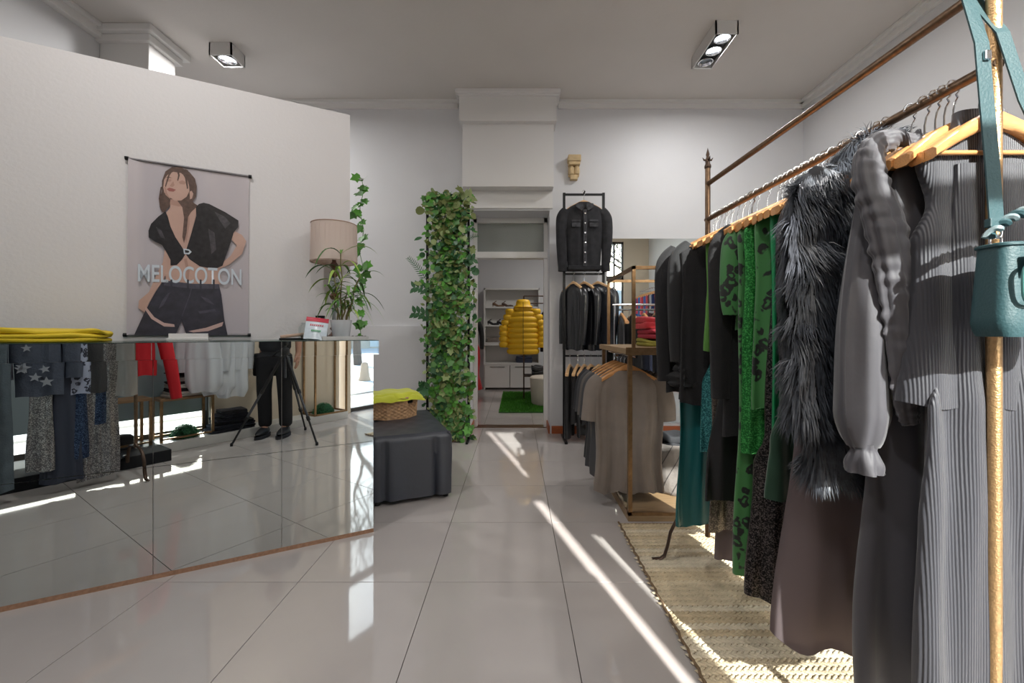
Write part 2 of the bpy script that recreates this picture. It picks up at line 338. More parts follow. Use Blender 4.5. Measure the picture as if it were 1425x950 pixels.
poly('printed_rip', 'print_rip', [(146, 768), (186, 818), (232, 845), (280, 852), (282, 864), (232, 862), (172, 826), (142, 782)], .0174)
poly('printed_rip', 'print_rip', [(346, 884), (430, 868), (512, 840), (506, 860), (440, 884), (370, 890)], .0174)
for a in ([(470, 320), (520, 345), (545, 375), (520, 400), (500, 370)], [(440, 400), (470, 420), (478, 500), (455, 520), (448, 460)], [(192, 390), (220, 410), (238, 450), (214, 440)]): poly('printed_sheen', 'print_sheen', a, .0172)
poly('printed_shadow', 'print_shade', [(256, 258), (285, 270), (330, 268), (338, 290), (300, 296), (262, 286)], .0163)
poly('printed_shadow', 'print_shade', [(330, 300), (350, 310), (352, 380), (336, 470), (328, 440), (336, 370)], .0162)
poly('printed_shadow', 'print_shade', [(325, 545), (338, 540), (352, 600), (346, 655), (334, 655), (338, 600)], .0162)
poly('printed_shadow', 'print_shade', [(232, 205), (238, 240), (262, 262), (256, 250), (246, 232), (240, 205)], .0172)
poly('printed_waistband', 'print_band', [(236, 645), (364, 660), (488, 662), (492, 684), (362, 684), (230, 668)], .0178)
for X in (262, 340, 400, 462): poly('printed_loop', 'print_denim', [(X, 640), (X + 9, 641), (X + 9, 690), (X, 689)], .0179)
for a in ([(250, 705), (262, 700), (230, 760), (205, 780), (222, 740)], [(405, 720), (440, 730), (470, 760), (430, 745)], [(392, 790), (470, 780), (480, 790), (400, 802)]): poly('printed_fade', 'print_band', a, .0178)
poly('printed_seam', 'print_band', [(364, 664), (368, 664), (354, 720), (317, 815), (314, 815), (350, 715)], .0176)
def letters(text, p0, p1, h, m, parent, nrm, depth=.0004, bold=.02, align=None):
    """real lettering between two points of a plane: text outlines turned to mesh"""
    cu = bpy.data.curves.new('letters', 'FONT'); cu.body = text; cu.size = 1; cu.offset = bold; cu.extrude = 0
    o = bpy.data.objects.new('letters', cu); C.objects.link(o); bpy.context.view_layer.update()
    me = bpy.data.meshes.new_from_object(o.evaluated_get(bpy.context.evaluated_depsgraph_get())); bpy.data.objects.remove(o)
    xs = [v.co.x for v in me.vertices]; ys = [v.co.y for v in me.vertices]; x0, x1, y0, y1 = min(xs), max(xs), min(ys), max(ys)
    ex = (p1 - p0); up = h
    for v in me.vertices:
        u = (v.co.x - x0) / (x1 - x0); t_ = (v.co.y - y0) / (y1 - y0); v.co = p0 + ex * u + up * t_ + nrm * depth
    me.materials.clear(); me.materials.append(MATS[m]); return link('lettering', me, parent)
a = zp(108, 650, .018) - po.location; b = zp(597, 668, .018) - po.location
letters('MELOCOTON', a, b, zp(108, 566, .018) - zp(108, 650, .018), 'print_letter', po, MN, -.0002, .012)
for (a, b) in ((q[0], q[1]), (q[3], q[2])):
    p0, p1 = zp(a[0] - 6, a[1], .009) - po.location, zp(b[0] + 4, b[1], .009) - po.location
    MB().tube([p0, p1], .0065).build('rod', mat('grey_rod', (120, 116, 118), .5), po)
    for p in (p0, p1): MB().tube([p - MD * .008, p + MD * .008], .010, 10).build('end_cap', 'black_metal', po)

# ---------------------------------------------------------------- ceiling spots
def spot_fixture(x0, x1, y0, y1, n, lit, label):
    t = thing('ceiling_spotlight', label, 'ceiling light', ((x0 + x1) / 2, (y0 + y1) / 2, CZ)); hx, hy = (x1 - x0) / 2, (y1 - y0) / 2
    m = MB(); H = .11; w_ = .012
    m.bb(-hx, -hx + w_, -hy, hy, -H, 0).bb(hx - w_, hx, -hy, hy, -H, 0).bb(-hx, hx, -hy, -hy + w_, -H, 0).bb(-hx, hx, hy - w_, hy, -H, 0)
    m.build('housing', mat('fixture_white', (206, 204, 202), .35), t)
    bx(-hx + w_, hx - w_, -hy + w_, hy - w_, -.07, -.05).build('tray', mat('fixture_black', (26, 30, 36), .4), t)
    for k in range(n):
        y = -hy + (k + .5) * 2 * hy / n; on = k in lit
        r = min(hx - w_, hy / n) * .80
        MB().lathe([(r, -.07), (r * 1.05, -.098), (r * .93, -.10), (r * .8, -.072)], (0, y, 0), 24).build('bezel', 'chrome', t, smooth=True)
        MB().lathe([(.0001, -.0755), (r * .82, -.0755), (r * .86, -.07)], (0, y, 0), 20).build('bulb', mat('bulb_lit', (232, 246, 255), .3, emit=14.) if on else mat('bulb_off', (120, 130, 140), .2, .5), t)
        if on:
            ld = bpy.data.lights.new('spot_lamp', 'AREA'); ld.shape = 'DISK'; ld.size = r * 1.6; ld.energy = DOWNLIGHT_W / len(lit); ld.color = (1.0, .985, .97)
            lo = bpy.data.objects.new('spot_lamp', ld); C.objects.link(lo); lo.parent = t; lo.location = (0, y, -.104)
spot_fixture(-2.71, -2.51, 3.74, 3.93, 1, [0], 'square white ceiling spotlight with one lit lamp above the partition')
spot_fixture(1.637, 1.826, 3.475, 3.95, 3, [0, 1], 'long white ceiling spotlight with two of its three lamps lit')
spot_fixture(1.637, 1.826, .9, 1.37, 3, [0, 1, 2], 'added long white ceiling spotlight, out of view, brightening the clothes rack')  # extra fixture out of view, added to raise the room's brightness
spot_fixture(-1.6, -1.4, 1.2, 1.4, 1, [0], 'added square white ceiling spotlight, out of view, brightening the mirrored counter')  # another added fill fixture, above the frame
spot_fixture(-.3, .17, -.2, .0, 3, [0, 1, 2], 'added wide white ceiling spotlight, out of view, brightening the shop front')  # added fill fixture by the facade, out of view
ld = bpy.data.lights.new('backroom_fill_lamp', 'AREA'); ld.shape = 'DISK'; ld.size = .4; ld.energy = 26; ld.color = (1, .97, .93)  # fill light added for the back room, its source unseen
lo = bpy.data.objects.new('backroom_fill_lamp', ld); C.objects.link(lo)
cl = thing('added_ceiling_lamp', 'added round ceiling lamp, out of view, brightening the back room', 'ceiling light', (1.0, 6.6, 3.05))
MB().lathe([(.22, 0), (.22, -.04), (.2, -.05)], seg=28).build('housing', 'fixture_white', cl); lo.parent = cl; lo.location = (0, 0, -.055)

# ---------------------------------------------------------------- wall mirror, corbel
wm = thing('large_mirror', 'wide frameless mirror on the back wall behind the gold display rack', 'mirror', (2.05, BY, .12))
bx(-1.04, 1.04, -.012, -.004, 0, 2.045).build('mirror_glass', 'mirror', wm); bx(-1.04, 1.04, -.004, 0, 0, 2.045).build('backing', 'chipboard', wm)
cb = thing('carved_corbel', 'small carved pale stone corbel on the wall above the denim jacket', 'ornament', P(798, 252, BY))
st = mat('corbel_stone', (205, 180, 138), .8, bump=.5, bscale=60, var=.12, vscale=25)
hw = 8.8 / F * BY
bx(-hw, hw, -.11, 0, .185, .255, .01).build('cap', st, cb); bx(-hw * .9, hw * .9, -.1, 0, .15, .187, .012).build('moulding', st, cb)
for s in (-1, 1): MB().lathe([(.001, .16), (.02, .15), (.033, .12), (.035, .09), (.03, .06), (.012, .05), (.001, .048)], (s * .029, -.045, 0), 14).build('scroll', st, cb, smooth=True)
bx(-hw * .85, hw * .85, -.035, 0, .04, .16, .008).build('back', st, cb); bx(-.042, .042, -.06, 0, 0, .055, .01).build('foot', st, cb)
# ---------------------------------------------------------------- clothes
def interp(ctrl, z):
    if z >= ctrl[0][0]: return ctrl[0][1:]
    for a, b in zip(ctrl[:-1], ctrl[1:]):
        if a[0] >= z >= b[0]:
            t = (a[0] - z) / max(1e-6, a[0] - b[0]); t = t * t * (3 - 2 * t) if len(a) < 5 else t
            return tuple(p + (q_ - p) * t for p, q_ in zip(a[1:4], b[1:4]))
    return ctrl[-1][1:4]
def cloth_mb(ctrl, n=5, amp=.012, seed=0, nseg=56, rows=44, hem=.006, cx=0., slant=0.):
    """closed draped tube hanging along z; ctrl rows are (z, half width, half thickness)"""
    rr = random.Random(seed); ph = [rr.uniform(0, 6.28) for _ in range(6)]; zt, zb = ctrl[0][0], ctrl[-1][0]
    k1, k2 = n * rr.uniform(.85, 1.15), n * rr.uniform(1.7, 2.4)
    def fn(u, v):
        if v > .985: z = zb + .02; shrink = .86            # turned-in hem
        else: z = zt + (zb - zt) * (v / .985); shrink = 1
        w_, t_ = interp(ctrl, z)[:2]
        th = 2 * PI * u; c, s = math.cos(th), math.sin(th)
        x = w_ * shrink * (abs(c) ** .85) * (1 if c > 0 else -1); y = t_ * shrink * (abs(s) ** .7) * (1 if s > 0 else -1)
        g = min(1, max(0, (zt - z - .05) / .45)); A = amp * (.15 + .85 * g)
        f = math.sin(k1 * x * 14 + ph[0] + z * 1.3) + .5 * math.sin(k2 * x * 14 + ph[1] - z * 2.1) + .14 * math.sin(k2 * x * 17 + ph[2] + z)
        y += A * f * (1 + .35 * s)
        x += A * .5 * math.sin(z * 9 + ph[3]) * (1 if c > 0 else -.6) + slant * (zt - z)
        zz = z + hem * math.sin(x * 40 + ph[4]) * (1 if v > .9 else 0) + (.0025 * math.sin(z * 60 + x * 30 + ph[5]) * g)
        return (x + cx, y, zz)
    return MB().grid(fn, nseg, rows, loop=True)
def sleeve_mb(path, rad, flat=.6, amp=.004, n=4, seed=0, nseg=20, rows=30, ruche=0.):
    rr = random.Random(seed); ph = [rr.uniform(0, 6.28) for _ in range(4)]; path = [Vector(p) for p in path]
    def at(v):
        t = v * (len(path) - 1); i = min(int(t), len(path) - 2); f = t - i
        p0, p1 = path[max(i - 1, 0)], path[i]; p2, p3 = path[i + 1], path[min(i + 2, len(path) - 1)]
        p = .5 * ((2 * p1) + (p2 - p0) * f + (2 * p0 - 5 * p1 + 4 * p2 - p3) * f * f + (3 * p1 - p0 - 3 * p2 + p3) * f ** 3)
        return p, rad[i] + (rad[i + 1] - rad[i]) * f
    def fn(u, v):
        inner = v > .97; vv = min(v, .97) / .97
        p, r = at(vv); p2, _ = at(min(1, vv + .01)); p1, _ = at(max(0, vv - .01)); t = (p2 - p1).normalized()
        a = Vector((1, 0, 0)); a = (a - t * a.dot(t)).normalized(); b = t.cross(a); th = 2 * PI * u
        rr_ = r * (.7 if inner else 1) * (1 + amp / .04 * math.sin(n * th + ph[0] + vv * 5) * vv + amp / .08 * math.sin(2 * n * th + ph[1]))
        if ruche: rr_ *= 1 + ruche * math.sin(vv * 150 + 2.2 * abs(math.sin(th / 2 + .4)) * 3) * (.5 + .5 * math.sin(vv * 41 + th * 2))
        return p + a * (math.cos(th) * rr_) + b * (math.sin(th) * rr_ * flat) + (t * -.01 if inner else Vector())
    return MB().grid(fn, nseg, rows, loop=True)
def shoulders(W, T, L, flare=1.0, neck=.055, waist=1.0, tb=None):
    """profile of a top that hangs from a hanger; W half width, T half thickness, L length"""
    tb = tb or T
    return [(-.034, neck * .9, .014), (-.042, neck, .02), (-.064, min(W, .10), T * .7), (-.092, min(W, .155), T * .85), (-.125, W, T), (-.30, W * .97, T), (-.5 * L - .1 if L > .5 else -.32, W * waist, (T + tb) / 2), (-L, W * flare, tb)]
HW = mat('hanger_wood', (0, 0, 0))
def hanger_tree(label, loc, rz, rail_dz=.075, wood='hanger_wood', group=None, half=.175):
    t = thing('wooden_hanger', label, 'hanger', loc, rz, group)
    ha, hk = hanger_meshes(rail_dz, wood, half)
    link('arms', ha, t); link('hook', hk, t); return t
HM = {}
def hanger_meshes(rail_dz, wood, half):
    k = (rail_dz, wood, half)
    if k in HM: return HM[k]
    m = MB(); N = 17; vs = []
    for i in range(N):
        x = -half + 2 * half * i / (N - 1); q_ = abs(x) / half; zc = -.022 - .082 * q_ ** 1.25; hh = .019 * (1 - .35 * q_); ww = .011 + .007 * q_; yb = .012 * q_ * q_
        for (a, b) in ((-1, -.6), (-1, .6), (-.6, 1), (.6, 1), (1, .6), (1, -.6), (.6, -1), (-.6, -1)): vs.append((x, a * ww - yb, zc + b * hh))
    fs = [(i * 8 + j, i * 8 + (j + 1) % 8, i * 8 + 8 + (j + 1) % 8, i * 8 + 8 + j) for i in range(N - 1) for j in range(8)] + [tuple(range(8)), tuple(range(8 * N - 1, 8 * N - 9, -1))]
    m.add(vs, fs); m.tube([(-half * .86, -.008, -.098), (half * .86, -.008, -.098)], .0055, 8)
    ha = m.mesh('arms', wood, True)
    r = .0165; top = rail_dz - .003; pts = [(0, 0, -.01), (0, 0, .02), (.004, 0, rail_dz - .035), (.012, 0, rail_dz - .022)]
    for i in range(9):
        a = -.35 * PI + i * (1.4 * PI) / 8; pts.append((r * math.cos(a), 0, rail_dz + r * math.sin(a)))
    hk = MB().tube(pts, .0021, 6).mesh('hook', 'chrome', True)
    HM[k] = (ha, hk); return HM[k]

mat('black_wool', (27, 26, 28), .85, bump=.25, bscale=220, sheen=.06, var=.1, vscale=20); mat('black_jersey', (24, 24, 26), .8, sheen=.08, bump=.1, bscale=90); mat('black_satin', (24, 23, 25), .38)
mat('teal_satin', (22, 96, 98), .38, bump=.12, bscale=14); mat('green_satin', (28, 138, 84), .33, bump=.1, bscale=12); mat('grass_knit', (88, 138, 58), .8, bump=.2, bscale=90, sheen=.1)
mat('dark_green_velvet', (24, 66, 44), .7, sheen=.5, bump=.15, bscale=20)
ribbed('charcoal_rib', (58, 58, 65)); mat('charcoal_jersey', (68, 66, 72), .6, sheen=.4, bump=.05, bscale=50); translucent('mauve_voile', (140, 126, 128), .5)
mat('charcoal_voile', (66, 62, 66), .7, sheen=.3)
leopard('leopard_green', (60, 122, 62), (16, 22, 18), 30); leopard('leopard_lilac', (176, 184, 208), (28, 32, 52), 34)
sequins('sequin_green', (30, 110, 46), (80, 180, 90), 260, .5); sequins('sequin_black', (16, 15, 16), (104, 96, 94), 300, .6); sequins('sequin_silver', (110, 108, 112), (200, 198, 196), 230); sequins('sequin_navy', (36, 48, 74), (96, 116, 150), 260)
sequins('sequin_grey', (96, 88, 82), (160, 148, 136), 300, .6); sequins('sequin_teal', (28, 92, 96), (90, 170, 168), 280, .5)
mat('fur', (78, 82, 90), .42, var=.45, vscale=60, spec=.7); mat('fur_skin', (38, 38, 42), .8)
mat('teal_leather', (44, 76, 81), .5, bump=.12, bscale=220); mat('teal_enamel', (92, 150, 146), .25, coat=.5)
mat('grey_cotton', (128, 118, 110), .8, bump=.15, bscale=40, var=.07, vscale=12, sheen=.1)
mat('dark_denim', (34, 34, 38), .85, bump=.4, bscale=200, var=.45, vscale=16); mat('black_leather', (22, 23, 27), .26, bump=.5, bscale=14, spec=.8)
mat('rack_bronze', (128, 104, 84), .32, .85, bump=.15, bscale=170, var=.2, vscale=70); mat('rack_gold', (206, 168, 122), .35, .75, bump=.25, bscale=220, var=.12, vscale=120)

# ---- the big clothes rack on the right
RN, RF = Vector((.9986, .886, 0)), Vector((.95, 2.10, 0)); RZ = 1.69; RZ2 = 1.865
def xr(d): return RN.x + (RF.x - RN.x) * (d - RN.y) / (RF.y - RN.y)
rk = thing('clothes_rack', 'tall bronze clothes rack with two rails standing on the jute rug', 'rack', (RN + RF) / 2)
off = -rk.location
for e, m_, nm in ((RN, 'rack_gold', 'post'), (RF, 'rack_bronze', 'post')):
    MB().tube([e + off + Vector((0, 0, .12)), e + off + Vector((0, 0, 1.95))], .0125, 14).build(nm, m_, rk, True)
    f = MB(); b = e + off
    f.lathe([(.0125, 1.94), (.016, 1.945), (.016, 1.955), (.011, 1.965), (.011, 1.985), (.006, 2.0), (.009, 2.01), (.0001, 2.045)], b, 10)
    for a in (0, PI / 2, PI, 1.5 * PI): f.tube([b + Vector((0, 0, 1.985)), b + Vector((.018 * math.cos(a), .018 * math.sin(a), 1.983)), b + Vector((.026 * math.cos(a), .026 * math.sin(a), 1.995))], [.006, .005, .001], 6)
    f.build('finial', 'dark_bronze', rk, True)
    for s in (-1, 1):
        cv = [(0, .26), (.02, .235), (.10, .225), (.155, .20), (.185, .14), (.20, .07), (.215, .025), (.235, .010), (.275, .010)]
        MB().tube([b + Vector((s * x, 0, z)) for x, z in cv], [.011, .012, .012, .012, .012, .012, .012, .012, .010], 8, flat=.55, up=(0, 1, 0)).build('foot', 'dark_bronze', rk, True)
dv = (RF - RN).normalized()
MB().tube([RN + off + Vector((0, 0, RZ)) - dv * .01, RF + off + Vector((0, 0, RZ)) + dv * .015], .0115, 12).build('lower_rail', 'rack_bronze', rk, True)
MB().tube([RN + off + Vector((0, 0, RZ2)), RF + off + Vector((0, 0, RZ2))], .0115, 12).build('upper_rail', 'rack_bronze', rk, True)
HG = 'wooden hangers on the big bronze rack'; HL = 'wooden hanger with chrome hook on the big bronze rack, holding a garment'
OZ = RZ - .075
hang_ds = []
def rackspot(d, name, label, cat, group=None, rz=None, hanger=True, hx=0, wood='hanger_wood'):
    rz = R.uniform(-.09, .09) if rz is None else rz
    if hanger: hanger_tree('wooden hanger holding the ' + ' '.join(label.split(',')[0].split()[:11]), (xr(d) + hx, d, OZ), rz, wood=wood, half=.15 if d < 1.06 else .175); hang_ds.append(d)
    return thing(name, label, cat, (xr(d) + hx, d, OZ), rz, group)
def top(d, pxL, pyB, m, name, label, cat, sleeves=0, T=.026, flare=1.05, pxB=None, seed=0, n=4, amp=.010, rz=None, sl=.58, neck=.055, W=None, cuff=.034, hanger=True, waist=1.0):
    L = OZ - (CH + (VY - pyB) / F * d); wd = xr(d) - (pxL - VX) / F * d if W is None else W
    t = rackspot(d, name, label, cat, rz=rz, hanger=hanger)
    wb_ = wd - (.045 if sleeves else 0); fl_ = flare if pxB is None else (xr(d) - (pxB - VX) / F * d) / wb_
    cloth_mb(shoulders(wb_, T, L, fl_, neck, waist), n, amp, seed).build('body', m, t, 80)
    if sleeves:
        for s in (-1, 1):
            sleeve_mb([(s * (wb_ - .05), 0, -.10), (s * (wb_ + .0), 0, -.16), (s * (wb_ + .018), -.008, -.32), (s * (wb_ + .02), -.012, -.12 - sl)], [.05, .056, .047, cuff], .62, .003, 3, seed + 3).build('sleeve', m, t, 80)
    return t
def pants(d, pxL, pyT, pyB, m, name, label, seed=0, T=.018, amp=.012, n=4, rz=None, cat='trousers'):
    t = rackspot(d, name, label, cat, rz=rz); zt = CH + (VY - pyT) / F * d - OZ; zb = CH + (VY - pyB) / F * d - OZ; wd = xr(d) - (pxL - VX) / F * d
    cloth_mb([(-.1, wd * .58, .012), (zt, wd * .74, T), (zt - .12, wd * .9, T), (zb, wd, T)], n, amp, seed).build('body', m, t, 80); return t
g = top(2.05, 917, 548, 'black_wool', 'wool_coat', 'black wool coat with long sleeves, farthest garment on the big rack', 'coat', 1, T=.03, seed=1, rz=.0, sl=.60, amp=.006)
pants(1.985, 938, 520, 732, 'teal_satin', 'satin_trousers', 'wide teal satin trousers hanging between black tops on the big rack', 2, amp=.014, rz=.03)
g = top(1.93, 935, 560, 'black_jersey', 'ruffled_blouse', 'black blouse with ruffled cuffs in front of the teal trousers', 'blouse', 1, seed=3, sl=.50, cuff=.03, amp=.012)
for s in (-1, 1):
    sleeve_mb([(s * .185, -.012, -.60), (s * .187, -.015, -.66), (s * .188, -.012, -.73)], [.028, .05, .058], .7, .02, 5, 4, ruche=.25).build('ruffle', 'black_jersey', g, 80)
g = top(1.885, 949, 564, 'black_wool', 'black_tunic', 'plain black tunic beside the ruffled blouse on the big rack', 'tunic', 0, seed=5, amp=.008)
pants(1.84, 974, 500, 632, 'sequin_teal', 'sequin_skirt', 'short teal sequin skirt beside the teal satin trousers', 6, cat='skirt')
top(1.80, 984, 490, 'grass_knit', 'green_blouse', 'leaf green blouse, slim, between black garments on the big rack', 'blouse', 0, seed=7, T=.02)
g = top(1.70, 1000, 697, 'black_satin', 'long_black_coat', 'long black coat reaching below the knee, on the big rack beside the teal trousers', 'coat', 0, pxB=980, seed=8, amp=.008, T=.03)
g = top(1.635, 992, 610, 'black_wool', 'black_blazer', 'black blazer with sleeves in front of the long black coat', 'blazer', 1, seed=9, sl=.62, amp=.006)
pants(1.735, 988, 500, 742, 'sequin_grey', 'glitter_dress', 'grey glitter dress hem showing under the black blazer', 10, cat='dress')
pants(1.76, 995, 560, 780, 'mauve_voile', 'mauve_skirt', 'mauve grey sheer skirt hem left of the green leopard dress', 11, cat='skirt')
top(1.575, 1012, 462, 'leopard_green', 'leopard_jacket', 'short green leopard print blouse, shorter of the two on the left', 'blouse', 1, seed=12, T=.022, sl=.30)
top(1.525, 1026, 803, 'leopard_green', 'leopard_dress', 'long green leopard print dress, lowest hem of the leopard pieces', 'dress', 0, pxB=1020, seed=13, T=.03, amp=.013)
top(1.47, 1038, 636, 'sequin_green', 'green_sequin_dress', 'bright green sequin dress with a lit shoulder on the big rack', 'dress', 0, seed=14, T=.022, neck=.05)
top(1.425, 1053, 572, 'leopard_green', 'leopard_shirt', 'green leopard print shirt beside the smooth green satin shirt', 'shirt', 0, seed=15, T=.024, amp=.008)
top(1.37, 1073, 612, 'green_satin', 'satin_shirt', 'smooth emerald satin shirt between leopard and black sequin pieces', 'shirt', 0, seed=16, T=.022, flare=.96)
pants(1.345, 1060, 560, 695, 'dark_green_velvet', 'velvet_skirt', 'dark green velvet skirt showing under the black sequin jacket', 17, amp=.008, cat='skirt')
pants(1.395, 1043, 600, 838, 'sequin_black', 'long_glitter_dress', 'long black glitter dress with a hem just above the rug', 18, T=.028, amp=.016, cat='dress')
top(1.315, 1096, 560, 'black_jersey', 'black_shirt', 'plain black shirt between the emerald shirt and the fur coat', 'top', 0, seed=19)
top(1.26, 1088, 616, 'sequin_black', 'sequin_jacket', 'black sequin jacket with long sleeves beside the fur coat', 'jacket', 1, seed=20, sl=.50, T=.03)
# fur coat
FD = 1.155; L = OZ - (CH + (VY - 664) / F * FD)
g = rackspot(FD, 'fur_coat', 'shaggy dark grey faux fur coat on the big rack', 'coat', rz=.05)
ctrl = [(.055, .035, .02), (.045, .07, .05), (.0, .11, .06), (-.06, .155, .062), (-.11, .18, .06), (-.30, .185, .055), (-L, .19, .055)]; bmb = cloth_mb(ctrl, 3, .006, 30)
sl_ = [sleeve_mb([(s * .14, 0, -.07), (s * .185, 0, -.15), (s * .205, -.01, -.38), (s * .20, -.015, -.72)], [.06, .068, .062, .058], .7, .003, 3, 33) for s in (-1, 1)]
bmb.build('lining', 'fur_skin', g, 80)
for s in sl_: s.build('sleeve', 'fur_skin', g, 80)
def fur(mbs, n, ln, name, parent):
    rr = random.Random(5); out = MB(); V = []; Fc = []
    for mb, share, ax_ in mbs:
        fs = [f for f in mb.f if len(f) == 4]
        for _ in range(int(n * share)):
            f = rr.choice(fs); a, b, c, d_ = (Vector(mb.v[i]) for i in f); u, v = rr.random(), rr.random(); p = a.lerp(b, u).lerp(d_.lerp(c, u), v)
            nn = (b - a).cross(d_ - a)
            if nn.length < 1e-9: continue
            nn.normalize()
            if nn.x * (p.x - ax_) + nn.y * p.y * 2 < 0: nn = -nn
            cl_ = noise.noise_vector(p * 16) * .8
            o = (nn * .55 + Vector((0, 0, -1)) * rr.uniform(.5, 1.1) + cl_ + Vector((rr.uniform(-.25, .25),) * 3)).normalized(); l_ = ln * rr.uniform(.6, 1.15)
            sd_ = o.cross(nn).normalized() * .0011; mid = p + o * l_ * .5; tip = p + o * l_ + Vector((0, 0, -.3 * l_))
            k = len(V); V += [p - sd_, p + sd_, mid + sd_, mid - sd_, tip]; Fc += [(k, k + 1, k + 2, k + 3), (k + 3, k + 2, k + 4)]
    out.add(V, Fc); o = out.build(name, 'fur', parent, True); o['kind'] = 'stuff'; return o
fur([(bmb, .6, 0), (sl_[0], .25, -.19), (sl_[1], .15, .19)], 60000, .050, 'fur_pile', g)
# sheer long dress
D = 1.215; g = rackspot(D, 'sheer_dress', 'long sheer mauve grey dress under the fur coat', 'dress', rz=.0); zb = CH + (VY - 893) / F * D - OZ
cloth_mb([(-.04, .05, .015), (-.12, .13, .02), (-.6, .17, .03), (zb, .228, .045)], 2.2, .020, 40, hem=.014, rows=60).build('body', 'mauve_voile', g, 80)
# grey dress with puff sleeves
D = 1.03; g = rackspot(D, 'puff_sleeve_dress', 'long charcoal dress with a gathered puff sleeve, behind the ruched blouse', 'dress', rz=.0)
cloth_mb([(-.04, .05, .015), (-.12, .13, .022), (-.55, .125, .03), (-1.355, .165, .04)], 3, .016, 41, rows=60).build('body', 'charcoal_jersey', g, 80)
xl = (1192 - VX) / F * D - xr(D)
def puff(s, x0):
    sleeve_mb([(s * .10, 0, -.11), (s * (x0 - .03), -.01, -.22), (s * (x0 - .0), -.02, -.45), (s * x0, -.02, -.68), (s * x0, -.02, -.755)], [.045, .042, .052, .056, .030], .75, .006, 5, 42, 28, 44).build('sleeve', 'charcoal_jersey', g, 80)
    sleeve_mb([(s * x0, -.02, -.748), (s * x0, -.022, -.762), (s * (x0 + .002), -.024, -.79), (s * (x0 + .003), -.024, -.815)], [.030, .025, .036, .038], .9, .006, 5, 43, 36, 14).build('cuff', 'charcoal_jersey', g, 80)
puff(-1, -xl); puff(1, .19)
# ruched sleeve top
D = .985; g = rackspot(D, 'ruched_blouse', 'charcoal blouse with tightly ruched sleeves in front of the puff sleeve dress', 'top', rz=.0)
cloth_mb([(-.045, .05, .012), (-.12, .12, .02), (-.62, .13, .02)], 3, .008, 44).build('body', 'charcoal_jersey', g, 80)
def rel(px, py, y, d): p = P(px, py, d); return (p.x - xr(D), y, p.z - OZ)
sleeve_mb([rel(1275, 195, -.0, D), rel(1222, 200, -.0, D), rel(1204, 245, -.012, D), rel(1222, 320, -.02, D), rel(1236, 400, -.022, D), rel(1244, 480, -.02, D), rel(1250, 560, -.02, D), rel(1256, 588, -.02, D)], [.022, .026, .036, .042, .040, .034, .026, .016], .6, .005, 5, 45, 44, 190, ruche=.10).build('sleeve', 'charcoal_jersey', g, 80)
sleeve_mb([(.13, 0, -.10), (.17, -.0, -.2), (.175, -.02, -.4), (.17, -.02, -.7)], [.04, .045, .04, .02], .6, .006, 5, 46, 30, 90, ruche=.14).build('sleeve', 'charcoal_jersey', g, 80)
# front dress: sleeveless ribbed bodice with a stand-up collar over a long ribbed skirt
D = .94; g = rackspot(D, 'ribbed_bodice', 'sleeveless charcoal ribbed bodice with stand-up collar, nearest garment on the big rack', 'top', rz=.0, hx=.03)
zb = CH + (VY - 563) / F * D - OZ
cloth_mb([(.005, .052, .020), (-.03, .056, .022), (-.055, .085, .024), (-.08, .125, .024), (-.105, .140, .026), (-.20, .120, .028), (-.28, .150, .03), (-.45, .155, .032), (zb, .168, .036)], 3, .010, 50, 80, 60, hem=.008).build('body', 'charcoal_rib', g, 80)
MB().tube([(-.02, -.0285, -.03), (-.035, -.034, -.2), (-.05, -.040, -.45), (-.06, -.046, zb)], .0022, 6).build('seam', 'charcoal_rib', g, True)
g = rackspot(.915, 'ribbed_skirt', 'long charcoal ribbed skirt under the sleeveless ribbed bodice', 'skirt', rz=.0, hx=.03)
cloth_mb([(-.12, .08, .01), (zb + .1, .11, .014), (zb - .005, .150, .020), (zb - .25, .165, .026), (-1.29, .172, .03)], 3.3, .014, 51, 90, 70).build('body', 'charcoal_rib', g, 80)
ORDN = ['first', 'second', 'third', 'fourth', 'fifth', 'sixth', 'seventh', 'eighth', 'ninth', 'tenth', 'eleventh', 'twelfth', 'thirteenth', 'fourteenth', 'farthest']
for ki, d in enumerate((.965, 1.005, 1.065, 1.13, 1.21, 1.275, 1.32, 1.44, 1.50, 1.55, 1.73, 1.80, 1.90, 1.95, 2.02)):
    hanger_tree(ORDN[ki] + ' bare wooden hanger from the near post on the big bronze rack', (xr(d), d, OZ), R.uniform(-.12, .12), group='bare wooden hangers on the big bronze rack', half=.145 if d < 1.1 else .165)

# ---- teal bag hanging from the rack
bg_ = thing('crossbody_bag', 'teal leather crossbody bag hanging on the near post of the big rack', 'bag', (.99, .80, 1.125))
def bagf(u, v):
    th = 2 * PI * u; c, s = math.cos(th), math.sin(th); z = v
    w_ = .112 - .012 * z; t_ = .040 - .008 * z
    e = lambda q_, p_: abs(q_) ** p_ * (1 if q_ > 0 else -1)
    k = 1 - .10 * max(0, .12 - z) / .12
    return (w_ * k * e(c, .35), t_ * k * e(s, .5), .17 * z)
m = MB(); m.grid(bagf, 48, 14, loop=True); n0 = 48 * 14
m.f.append(tuple(range(48 - 1, -1, -1))); m.f.append(tuple(range(n0 - 48, n0))); m.build('body', 'teal_leather', bg_, 60)
ring = [(.1006 * abs(math.cos(t_)) ** .35 * (1 if math.cos(t_) > 0 else -1), .033 * abs(math.sin(t_)) ** .5 * (1 if math.sin(t_) > 0 else -1), .170) for t_ in [2 * PI * k / 40 for k in range(41)]]
MB().tube(ring, .004, 6).build('piping', 'teal_leather', bg_, True)
MB().tube([(-.09, 0, .172), (.09, 0, .172)], .003, 6).build('zipper', 'chrome', bg_)
